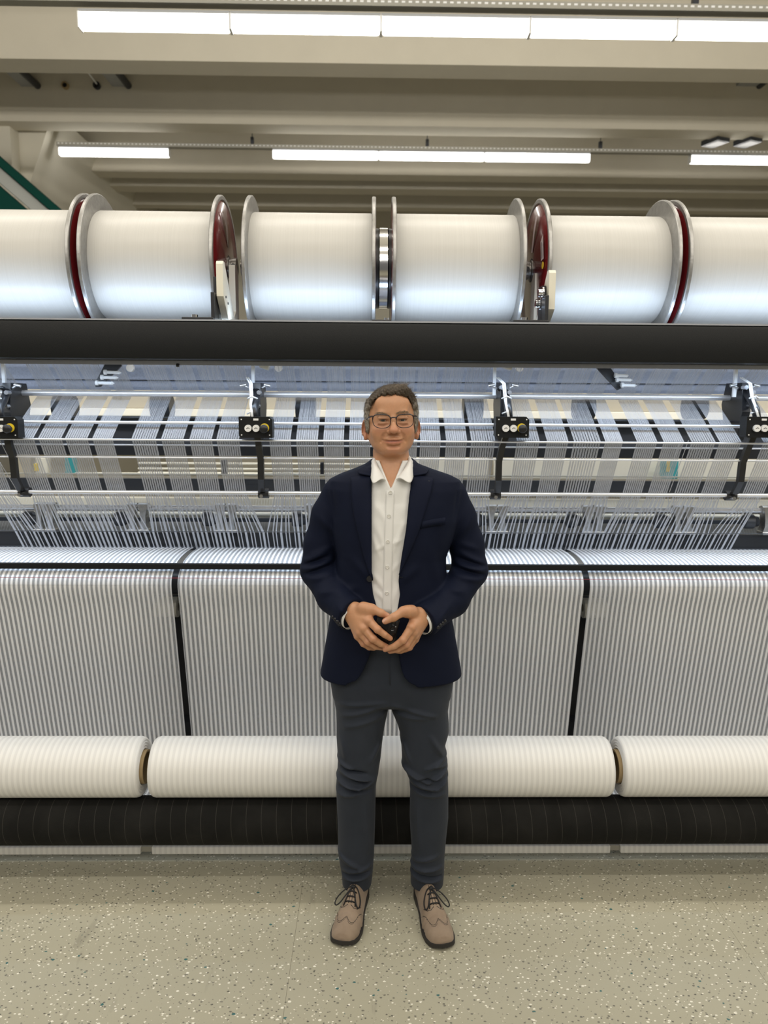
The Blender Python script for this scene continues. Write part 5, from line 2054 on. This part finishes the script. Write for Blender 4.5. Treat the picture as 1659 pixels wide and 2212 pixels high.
# buttonhole, breast pocket, buttons
patch('breast_pocket', [(909, 1127), (907, 1142)], [(961, 1116), (961, 1131)], 0.0035, M_JACKET, jo, 0.002)
patch('buttonhole', [(915, 1036), (915, 1038)], [(929, 1038.5), (929, 1040)], 0.0095, M_NAVYB, jo, 0.001)
for px, py in ((798.5, 1250),):
    c = surf(px, py, 0.004)
    MB().cyl(c + np.array((0, -0.004, 0)), c, 0.0095, 16).build('jacket_button', M_NAVYB, jo)
MB().box(Vector(surf(866, 1247, 0.002)), (0.012, 0.002, 0.002)).build('buttonhole', M_NAVYB, jo)
for pl_ in ([(719, 1333), (724, 1338), (729, 1343), (733.5, 1348)], [(961, 1341), (956, 1346), (951, 1350), (946, 1355)]):
    for px, py in pl_:
        c = surf(px, py, 0.003, Yg=2.2)
        MB().sphere(c, (0.0055, 0.003, 0.0055), 12, 8).build('sleeve_button', M_NAVYB, jo)
# sleeve vents at the cuffs and shirt cuffs
for side in ('R', 'L'):
    c0, d0, pp = cuffs[side]
    t = MB()
    c0v, dv = Vector(c0), Vector(d0)
    u = dv.orthogonal().normalized()
    w_ = dv.cross(u)
    for nm, mat_, r_, a_, b_, par in (('shirt_cuff', M_SHIRT, 0.0400, -0.03, 0.0085, pm), ('sleeve_lining', M_NAVYB, 0.0450, -0.012, 0.001, jo)):
        ring = []
        n = 40
        prof_ = [(a_, r_), (b_, r_), (b_, r_ - 0.0016), (a_, r_ - 0.0016)]
        vs, fs = [], []
        for tt, rr in prof_:
            for k in range(n):
                ag = 2 * math.pi * k / n
                vs.append(c0v + dv * tt + (u * math.cos(ag) + w_ * math.sin(ag)) * rr)
        for j in range(4):
            for k in range(n):
                fs.append((j * n + k, j * n + (k + 1) % n, ((j + 1) % 4) * n + (k + 1) % n, ((j + 1) % 4) * n + k))
        o = link(nm, vs, fs, mat_, None, True)
        o.parent = par
        pin(o)
# wrist watch peeping out of the left cuff
c0, d0, pp = cuffs['L']
wq = P3(915.5, 1352, 2.165)
t = MB()
t.box(wq, (0.010, 0.016, 0.020), bevel=0.003)
t.build('wrist_watch', M_ALU, pm)

# ------------------------------------------------------------------ shirt
sh = Field(axis((P3(760, 1100, 2.2)[0], P3(930, 1100, 2.2)[0], 0.0032)), axis((2.19, 2.46, 0.0036)), axis((zs_(1345), zs_(975), 0.0032)))
srows = [(z, cx, cy, a * 0.93, b * 0.93 + 0.001) for z, cx, cy, a, b in jrows if z > zs_(1350) - 0.02]
srows = [r for r in srows if r[0] < zs_(1020)]
sh.loft(srows, 0.0, n=2.4)
sh.cone(P3(847, 1052, YT - 0.03), P3(847, 1010, YT - 0.012), 0.080, 0.068, 0.02)
for (a0, a1), (b0, b1), am, w in [((812, 1090), (836, 1130), 0.004, 0.010), ((815, 1140), (830, 1180), 0.004, 0.009), ((872, 1130), (850, 1190), 0.005, 0.008), ((868, 1165), (845, 1175), 0.004, 0.008), ((808, 1190), (835, 1175), 0.004, 0.008),
                                  ((806, 1240), (832, 1275), 0.005, 0.010), ((810, 1275), (838, 1300), 0.005, 0.010), ((860, 1265), (848, 1300), 0.004, 0.010), ((806, 1160), (820, 1205), 0.004, 0.008), ((862, 1215), (845, 1235), 0.003, 0.008),
                                  ((815, 1060), (812, 1110), 0.004, 0.009), ((878, 1060), (872, 1110), 0.004, 0.009)]:
    sh.crease(P3(a0, a1, 2.215), P3(b0, b1, 2.215), am * 0.8, w * 0.9, 2.28)
Xs, Ys, Zs = sh.x[:, None, None], sh.y[None, :, None], sh.z[None, None, :]
vt, vb = P3(845, 1000, 2.23)[2], P3(845, 1057, 2.22)[2]
half = np.interp(sh.z, [vb, P3(845, 1036, 2.22)[2], vt, vt + 0.05], [0.0, 0.0135, 0.034, 0.05])[None, None, :]
xc = P3(845, 1040, 2.22)[0]
sh.D = np.maximum(sh.D, np.minimum(np.minimum(half - np.abs(Xs - xc), Zs - vb), 2.30 - Ys)).astype(np.float32)
sh.D = np.maximum(sh.D, Zs - P3(845, 992, 2.33)[2]).astype(np.float32)
W, F = sh.mesh()
so_ = mesh_obj('shirt', W, F, M_SHIRT, pm, 1)
so_['label'] = 'white shirt open at the collar'
# placket and buttons
patch('placket', dens([(834, 1060), (831, 1150), (828, 1250), (826, 1325)], 26), dens([(852, 1060), (849, 1150), (846.5, 1250), (846, 1325)], 26), 0.0012, M_SHIRT, so_, 0.002, 4, sh)
for px, py in ((843.5, 1064), (840, 1115), (837.5, 1170), (836.5, 1225), (835.5, 1281)):
    c = surf(px, py, 0.0032, sh)
    b_ = MB()
    b_.lathe([(-0.0022, 0.0), (-0.0016, 0.0035), (-0.0026, 0.0048), (0.0, 0.0056), (0.001, 0.0056)], c, 'Y', 16)
    b_.build('shirt_button', M_BUTTON, so_, auto=40)
# collar: stand band round the neck and two turned-down wings
def wing(cols, name, par, mat, thick=0.0024, n=10, simple=False):
    """cols: list of 3D polylines (each resampled) swept into a sheet"""
    nn = len(cols[0])
    vs, fs = [], []
    for c_ in cols:
        vs += [tuple(q) for q in c_]
    for j in range(len(cols) - 1):
        for i in range(nn - 1):
            a = j * nn + i
            fs.append((a, a + nn, a + nn + 1, a + 1))
    o = link(name, vs, fs, mat, None, True)
    o.parent = par
    pin(o)
    ss = o.modifiers.new('smooth', 'SUBSURF')
    ss.levels = ss.render_levels = 2
    if simple:
        ss.subdivision_type = 'SIMPLE'
    sd = o.modifiers.new('thickness', 'SOLIDIFY')
    sd.thickness = thick
    sd.offset = 0
    return o


# rows from the back of the neck round to the collar point; each row: top edge, fold crest, mid, lower edge
wing([[P3(838, 980, 2.400), P3(838, 978, 2.405), P3(836, 990, 2.415), P3(834, 1003, 2.42)],
      [P3(812, 984, 2.345), P3(808, 981, 2.345), P3(803, 993, 2.345), P3(799, 1008, 2.345)],
      [P3(811, 996, 2.285), P3(805, 992, 2.280), P3(801.5, 1010, 2.275), P3(799.5, 1024, 2.270)],
      [P3(817, 1011, 2.245), P3(810, 1005, 2.236), P3(804, 1024, 2.218), P3(803, 1040, 2.206)],
      [P3(826, 1025, 2.232), P3(819, 1017, 2.222), P3(812, 1032, 2.205), P3(806, 1045, 2.196)],
      [P3(835, 1041, 2.228), P3(830, 1035, 2.220), P3(823, 1034, 2.206), P3(812, 1042, 2.198)]], 'collar', so_, M_SHIRT)
wing([[P3(848, 980, 2.400), P3(848, 978, 2.405), P3(852, 990, 2.415), P3(856, 1003, 2.42)],
      [P3(882, 982, 2.345), P3(886, 979, 2.345), P3(891, 991, 2.345), P3(895, 1006, 2.345)],
      [P3(883, 994, 2.285), P3(889, 990, 2.280), P3(892.5, 1008, 2.275), P3(894.5, 1022, 2.270)],
      [P3(876, 1010, 2.245), P3(883, 1004, 2.236), P3(889, 1023, 2.218), P3(890, 1039, 2.206)],
      [P3(866, 1024, 2.232), P3(873, 1016, 2.222), P3(880, 1031, 2.205), P3(886, 1044, 2.196)],
      [P3(853, 1040, 2.228), P3(858, 1033, 2.220), P3(866, 1032, 2.206), P3(878, 1041, 2.198)]], 'collar', so_, M_SHIRT)

# jacket collar lying round the shirt collar down to the notches
def jc(px, py, off=0.0075):
    return P3(px, py, {803: 2.247, 890: 2.247, 788: 2.256, 908: 2.256, 772: 2.278, 926: 2.278, 789: 2.245, 906: 2.245, 775: 2.255, 921: 2.255}[px] - (0.006 if py > 1021.5 else 0.0))


wing([[P3(846, 984, 2.425), P3(846, 990, 2.435), P3(846, 996, 2.44)],
      [P3(804, 992, 2.360), P3(799, 996, 2.365), P3(793, 1001, 2.37)],
      [P3(803, 1000, 2.318), P3(797, 1002.5, 2.325), P3(790, 1005, 2.33)],
      [P3(803, 1012, 2.262), P3(793, 1011, 2.285), P3(780, 1010, 2.30)],
      [jc(803, 1021), jc(788, 1018), jc(772, 1015)],
      [jc(803, 1029), jc(789, 1026), jc(775, 1023)]], 'collar', jo, M_LAPEL, 0.004, simple=True)
wing([[P3(846, 984, 2.425), P3(846, 990, 2.435), P3(846, 996, 2.44)],
      [P3(889, 990, 2.360), P3(894, 994, 2.365), P3(900, 999, 2.37)],
      [P3(890, 998, 2.318), P3(896, 1001, 2.325), P3(903, 1004, 2.33)],
      [P3(890, 1011, 2.262), P3(902, 1011, 2.285), P3(916, 1010.5, 2.30)],
      [jc(890, 1021), jc(908, 1019), jc(926, 1016)],
      [jc(890, 1029), jc(906, 1026), jc(921, 1023)]], 'collar', jo, M_LAPEL, 0.004, simple=True)

# ------------------------------------------------------------------ trousers
YL0 = 2.335
tf = Field(axis((-0.16, 0.28, 0.0040)), axis((2.19, 2.48, 0.0044)), axis((0.06, zs_(1325), 0.0040)))
legY = lambda py: float(np.interp(py, [1330, 1480, 1600, 1690, 1800, 1925], [2.332, 2.332, 2.325, 2.325, 2.355, 2.378]))
def leg_rows(tab):
    out = []
    for py, l, r, b in tab:
        Yc = legY(py)
        a, c = P3(l, py, Yc), P3(r, py, Yc)
        out.append((P3((l + r) / 2, py, Yc)[2], (a[0] + c[0]) / 2, Yc, (c[0] - a[0]) / 2, b))
    return out


tf.loft(leg_rows([(1330, 722, 972, 0.108), (1400, 716, 978, 0.112), (1463, 715, 977, 0.112), (1500, 720, 972, 0.100), (1512, 730, 962, 0.080)]), 0.0, n=2.5)
tf.loft(leg_rows([(1440, 720, 846, 0.105), (1463, 715, 845, 0.105), (1500, 721, 841.5, 0.100), (1532, 726, 838, 0.094), (1560, 727, 832, 0.088), (1587, 727, 827, 0.084), (1636, 730, 822, 0.078), (1660, 729, 818, 0.075), (1694, 726, 812, 0.072),
                  (1740, 728, 811, 0.070), (1786, 730, 810, 0.070), (1843, 731, 808, 0.067), (1883, 738, 805, 0.062), (1908, 740, 802, 0.060), (1919, 742, 800, 0.058)]), 0.012, n=2.2)
tf.loft(leg_rows([(1440, 844, 974, 0.105), (1468, 845, 977, 0.105), (1500, 845, 972, 0.100), (1532, 846, 967, 0.094), (1560, 858, 969, 0.088), (1578, 863, 969, 0.085), (1606, 867, 961, 0.082), (1647, 869, 966, 0.078), (1677, 883, 967, 0.074),
                  (1705, 886, 968, 0.072), (1763, 885, 968, 0.070), (1800, 887, 964, 0.069), (1843, 890, 960, 0.066), (1880, 887, 959, 0.062), (1905, 887, 957, 0.060), (1920, 892, 952, 0.058)]), 0.012, n=2.2)
tfolds = [  # knee stack, left leg
    ((738, 1672), (808, 1688), 0.010, 0.010), ((740, 1664), (790, 1672), -0.009, 0.007), ((728, 1692), (775, 1704), 0.010, 0.010), ((775, 1704), (812, 1690), 0.008, 0.009), ((735, 1707), (800, 1712), -0.006, 0.008),
    ((730, 1652), (760, 1662), 0.006, 0.009), ((760, 1684), (790, 1692), -0.007, 0.006), ((728, 1722), (770, 1716), 0.005, 0.009),
    # knee stack, right leg
    ((872, 1668), (925, 1690), 0.010, 0.010), ((925, 1690), (966, 1672), 0.009, 0.009), ((905, 1684), (945, 1688), -0.010, 0.006), ((890, 1694), (945, 1706), 0.008, 0.009), ((945, 1706), (968, 1690), 0.008, 0.008),
    ((920, 1662), (966, 1645), 0.006, 0.010), ((940, 1655), (968, 1662), 0.005, 0.008), ((900, 1716), (960, 1720), 0.005, 0.010), ((890, 1708), (930, 1712), -0.005, 0.007),
    # thigh drag lines
    ((735, 1520), (832, 1512), 0.004, 0.010), ((740, 1545), (835, 1520), 0.005, 0.010), ((745, 1570), (830, 1545), 0.004, 0.012), ((850, 1520), (940, 1545), 0.005, 0.010), ((852, 1545), (920, 1548), 0.004, 0.010),
    ((800, 1650), (822, 1610), 0.004, 0.010), ((870, 1610), (885, 1650), 0.004, 0.010), ((930, 1590), (960, 1640), 0.005, 0.012), ((738, 1600), (745, 1640), 0.004, 0.012),
    # ankles
    ((732, 1855), (780, 1880), 0.006, 0.011), ((745, 1888), (800, 1878), 0.006, 0.009), ((742, 1898), (795, 1892), -0.006, 0.007), ((742, 1906), (800, 1899), 0.006, 0.008),
    ((892, 1868), (945, 1852), 0.005, 0.011), ((888, 1886), (955, 1880), 0.006, 0.010), ((895, 1897), (952, 1902), -0.007, 0.007), ((890, 1905), (955, 1910), 0.005, 0.008),
    ((790, 1740), (796, 1850), 0.003, 0.010), ((900, 1740), (905, 1840), 0.003, 0.010)]
for (a0, a1), (b0, b1), am, w in tfolds:
    yc = legY((a1 + b1) / 2) - 0.075
    tf.crease(P3(a0, a1, yc), P3(b0, b1, yc), am * 2.1, w * 0.68, yc + 0.09)
W, F = tf.mesh()
to_ = mesh_obj('trousers', W, F, M_TROUSER, pm, 1)
to_['label'] = 'slim blue-grey cotton trousers'
patch('fly_seam', [(841, 1400), (840, 1440), (841, 1478)], [(843, 1400), (842, 1440), (844, 1482)], 0.0012, M_TROUSER, to_, 0.0015, 2, tf)
# hems
for rows in (((742, 1919), (800, 1921)), ((893, 1924), (952, 1918))):
    pass

# ------------------------------------------------------------------ shoes
def shoe(heel, toe, label, flip):
    hx_, hy_ = heel
    tx, ty = toe
    L_ = math.hypot(tx - hx_, ty - hy_)
    u = np.array(((tx - hx_) / L_, (ty - hy_) / L_, 0))
    v = np.array((-u[1], u[0], 0))          # to the image right when walking to the camera
    e = bpy.data.objects.new('shoe', None)
    COL.objects.link(e)
    e.parent = pm
    pin(e)
    e['label'] = label
    o0 = np.array((hx_, hy_, 0.0))
    S_ = L_ / 0.305
    # outline half widths along the length (inner, outer)
    us = np.array([0, 0.012, 0.04, 0.09, 0.14, 0.19, 0.225, 0.26, 0.285, 0.298, 0.305]) * S_
    wo = np.array([0.004, 0.024, 0.034, 0.036, 0.039, 0.048, 0.052, 0.049, 0.041, 0.029, 0.007])
    wi = np.array([0.004, 0.024, 0.033, 0.034, 0.036, 0.045, 0.049, 0.046, 0.039, 0.028, 0.007])
    f = Field(axis((-0.075, 0.075, 0.0026)), axis((-0.015, 0.32 * S_, 0.0030)), axis((0.0, 0.125, 0.0026)))
    X, Y, Z = f.x[:, None, None], f.y[None, :, None], f.z[None, None, :]
    yy = f.y
    wO = np.interp(yy, us, wo)[None, :, None] * 0.94
    wI = np.interp(yy, us, wi)[None, :, None] * 0.94
    wx = np.where(X * flip > 0, wO, wI)
    top = np.interp(yy, np.array([-0.02, 0.0, 0.02, 0.05, 0.085, 0.115, 0.15, 0.19, 0.23, 0.27, 0.295, 0.306]) * S_, [0.07, 0.088, 0.094, 0.094, 0.100, 0.100, 0.092, 0.073, 0.056, 0.050, 0.044, 0.026])[None, :, None]
    zz = np.clip((Z - 0.018) / (top - 0.018), 0, 3)
    narrow = 1 - 0.30 * np.clip(zz, 0, 1) ** 2 * np.interp(yy, [0, 0.08 * S_, 0.16 * S_, 0.3 * S_], [0.5, 0.9, 1.2, 0.6])[None, :, None]
    r = (np.abs(X / (wx * narrow + 1e-4)) ** 2.6 + zz ** 2.6) ** (1 / 2.6)
    d = (r - 1) * np.minimum(wx, top * 0.6)
    d = np.maximum(d, np.maximum(0.012 - Z, np.maximum(Y - 0.3035 * S_, 0.001 - Y)))
    # ankle opening
    f.D = d.astype(np.float32)
    # crease over the vamp
    for q, am in ((0.212, -0.0022), (0.226, -0.0014), (0.200, 0.0012)):
        f.D -= (am * np.exp(-((Y - q * S_ - 0.10 * np.abs(X) * 2) / 0.006) ** 2)).astype(np.float32)
    Wd, Fd = f.mesh()

    def tow(P):
        P = np.asarray(P, float)
        return o0 + P[..., 1:2] * u + P[..., 0:1] * (-v) + P[..., 2:3] * np.array((0, 0, 1.0))
    Fd = Fd[:, ::1]
    up_ = mesh_obj('upper', tow(Wd), Fd, M_SHOE, e, 1)
    pin(up_)

    def put(mb, name, mat, par=e, **kw):
        mb.v = [tuple(tow(np.array(q))) for q in mb.v]
        o = mb.build(name, mat, par, **kw)
        pin(o)
        return o
    # welted sole and heel block
    n_ = 14
    ol_ = []
    for t in np.linspace(0, 1, 28):
        y = t * us[-1]
        ol_.append((flip * (np.interp(y, us, wo) + 0.0012), y * 1.02 - 0.003))
    for t in np.linspace(1, 0, 28):
        y = t * us[-1]
        ol_.append((-flip * (np.interp(y, us, wi) + 0.0012), y * 1.02 - 0.003))
    m1 = MB()
    prof_ = lambda y: 0.014 if y > 0.095 * S_ else 0.022
    vs, fs = [], []
    n = len(ol_)
    for zf_, sc_ in ((0.0, 0.985), (0.003, 1.0), (1.0, 1.0), (1.15, 0.95)):
        for (a, b) in ol_:
            zt_ = 0.0125 + 0.011 * float(np.clip((0.125 * S_ - b) / (0.035 * S_), 0, 1))
            z0_ = 0.0 if (b > 0.135 * S_ or b < 0.09 * S_) else 0.007 * math.sin(math.pi * (b - 0.09 * S_) / (0.045 * S_))
            spring = 0.010 * max(0, (b - 0.24 * S_) / (0.065 * S_)) ** 2
            vs.append((a * sc_, b, z0_ + spring + (zt_ - z0_) * min(zf_, 1.1)))
    for j in range(3):
        for i in range(n):
            fs.append((j * n + i, j * n + (i + 1) % n, (j + 1) * n + (i + 1) % n, (j + 1) * n + i))
    fs += [tuple(reversed(range(n))), tuple(range(3 * n, 4 * n))]
    m1.add(vs, fs, False)
    put(m1, 'sole', M_SOLE, auto=45)

    def top_at(x, y, off=0.0015):
        gx = np.clip(np.interp(x, f.x, np.arange(len(f.x))), 0, len(f.x) - 1.001)
        gy = np.clip(np.interp(y, f.y, np.arange(len(f.y))), 0, len(f.y) - 1.001)
        i, j = int(gx), int(gy)
        a, b = gx - i, gy - j
        col = f.D[i, j] * (1 - a) * (1 - b) + f.D[i + 1, j] * a * (1 - b) + f.D[i, j + 1] * (1 - a) * b + f.D[i + 1, j + 1] * a * b
        ng = np.argwhere(col < 0)
        if not len(ng):
            return (x, y, 0.02)
        q = int(ng[-1][0])
        t = col[q] / (col[q] - col[q + 1]) if q + 1 < len(col) else 0
        return (x, y, float(f.z[q] + t * (f.z[1] - f.z[0])) + off)
    # facings (two flaps), laces with a bow
    for sg in (-1, 1):
        t = MB()
        t.tube([top_at(sg * 0.005, 0.192 * S_, 0.0), top_at(sg * 0.016, 0.200 * S_, 0.0), top_at(sg * 0.027, 0.194 * S_, 0.0), top_at(sg * 0.034, 0.176 * S_, 0.0)], 0.0013, 6)
        put(t, 'facing_seam', M_SOLE)
        t = MB()
        t.tube([top_at(sg * 0.0045, y * S_, 0.0) for y in (0.188, 0.175, 0.155, 0.138, 0.12)], 0.0010, 6)
        put(t, 'facing_edge', M_SOLE)
    for q in (0.184, 0.168, 0.152):
        t = MB()
        t.tube([top_at(-0.015, (q - 0.002) * S_, 0.001), top_at(-0.008, q * S_, 0.0035), top_at(0, (q + 0.001) * S_, 0.004), top_at(0.008, q * S_, 0.0035), top_at(0.015, (q - 0.002) * S_, 0.001)], 0.0022, 8)
        put(t, 'lace', M_LACE)
    k0 = np.array(top_at(0, 0.138 * S_, 0.006))
    t = MB()
    t.sphere(k0, (0.009, 0.007, 0.006), 12, 8)
    put(t, 'lace_knot', M_LACE)
    big = 1 if flip < 0 else -1
    for sg, sx_, sy_ in ((big, 1.0, 1.0), (-big, 0.62, 1.05)):
        lp = [(0, 0), (0.016, -0.004), (0.034, 0.004), (0.049, 0.022), (0.053, 0.040), (0.046, 0.050), (0.034, 0.044), (0.022, 0.028), (0.010, 0.012), (0.002, 0.003)]
        pts_ = []
        for n_i, (a, b) in enumerate(smooth_prof(lp, 3)):
            x_, y_ = sg * a * sx_, 0.138 * S_ + b * sy_
            base_ = top_at(max(-0.034, min(0.034, x_)), y_, 0.0)[2]
            zl_ = max(base_ + 0.004, k0[2] - 0.62 * max(0, math.hypot(a, b) - 0.004))
            pts_.append((x_, y_, zl_))
        t = MB()
        t.tube(pts_, 0.0021, 8)
        put(t, 'lace_loop', M_LACE)
        t = MB()
        t.tube([k0, np.array(top_at(sg * 0.012, 0.160 * S_, 0.005)), np.array(top_at(sg * 0.020, 0.195 * S_, 0.003))], 0.0019, 8)
        put(t, 'lace_end', M_LACE)
    # wing-tip line with punched holes
    holes, line = [], []
    for q in np.linspace(-1, 1, 33):
        x = 0.043 * q
        y = (0.235 - 0.020 * abs(math.sin(q * math.pi * 1.0)) * 0.0 + 0.016 * math.cos(q * math.pi) * 0.6 - 0.052 * max(0, abs(q) - 0.45) / 0.55) * S_
        y = (0.238 + 0.010 * math.exp(-(q / 0.22) ** 2) * -1.0 + 0.012 * math.sin(math.pi * min(1, abs(q) / 0.75)) - 0.055 * max(0, abs(q) - 0.62) / 0.38) * S_
        line.append(top_at(x, y, 0.0002))
        holes.append(top_at(x * 0.98, y + 0.0055, -0.0004))
        if len(holes) > 40:
            break
    t = MB()
    t.tube(line, 0.0007, 5)
    put(t, 'wing_tip_seam', M_SOLE)
    t = MB()
    for i, q in enumerate(holes[1:-1]):
        if i % 1 == 0:
            t.sphere(q, (0.0016, 0.0013, 0.0012), 6, 4)
    put(t, 'punched_holes', M_SOLE, kind='stuff')
    return e


pa, pb = P3(783, 1928, 2.44), P3(736, 2043, 2.15)
hl_ = (at(782, 1925, 2.42).x, 2.425)
tl_ = (at(737, 2041, 2.14).x, 2.135)
shoe(hl_, tl_, 'taupe suede brogue on the left in the picture', -1)
hr_ = (at(908, 1927, 2.42).x, 2.420)
tr_ = (at(960, 2052, 2.12).x, 2.120)
shoe(hr_, tr_, 'taupe suede brogue on the right in the picture', 1)

# ------------------------------------------------------------------ phone held between the hands
ph = empty('phone', P3(836, 1362, 2.135), 'black mobile phone with a camera bump held between the man\'s hands', 'phone')
pc = P3(833, 1362, 2.138)
RP = Matrix.Rotation(math.radians(14), 3, 'Y') @ Matrix.Rotation(math.radians(-8), 3, 'X')


def ph_box(off, size, nm, mat_, bev):
    q = MB()
    q.box((0, 0, 0), size, None, bev)
    q.v = [tuple(Vector(pc) + RP @ (Vector(v_) + Vector(off))) for v_ in q.v]
    return q.build(nm, mat_, ph, auto=40)


M_PHONE = plain('black phone glass', (0.006, 0.006, 0.007), 0.22, coat=0.3)
M_PHONE2 = plain('black phone frame', (0.03, 0.03, 0.032), 0.35, 0.3)
ph_box((0, 0, 0), (0.070, 0.008, 0.082), 'body', M_PHONE, 0.0035)
ph_box((0.018, -0.0045, 0.018), (0.026, 0.003, 0.036), 'camera_bump', M_PHONE2, 0.0012)
for dz in (0.027, 0.011):
    q = MB()
    q.lathe([(-0.004, 0.0), (-0.004, 0.0045), (-0.005, 0.0062), (0.0, 0.0066)], (0, 0, 0), 'Y', 20)
    q.v = [tuple(Vector(pc) + RP @ (Vector(v_) + Vector((0.018, -0.006, dz)))) for v_ in q.v]
    q.build('camera_lens', M_PHONE, ph, auto=40)
q = MB()
q.sphere((0, 0, 0), (0.0016, 0.0008, 0.0016), 10, 6)
q.v = [tuple(Vector(pc) + RP @ (Vector(v_) + Vector((0.026, -0.0063, 0.019)))) for v_ in q.v]
q.build('flash', M_WHITEP, ph)
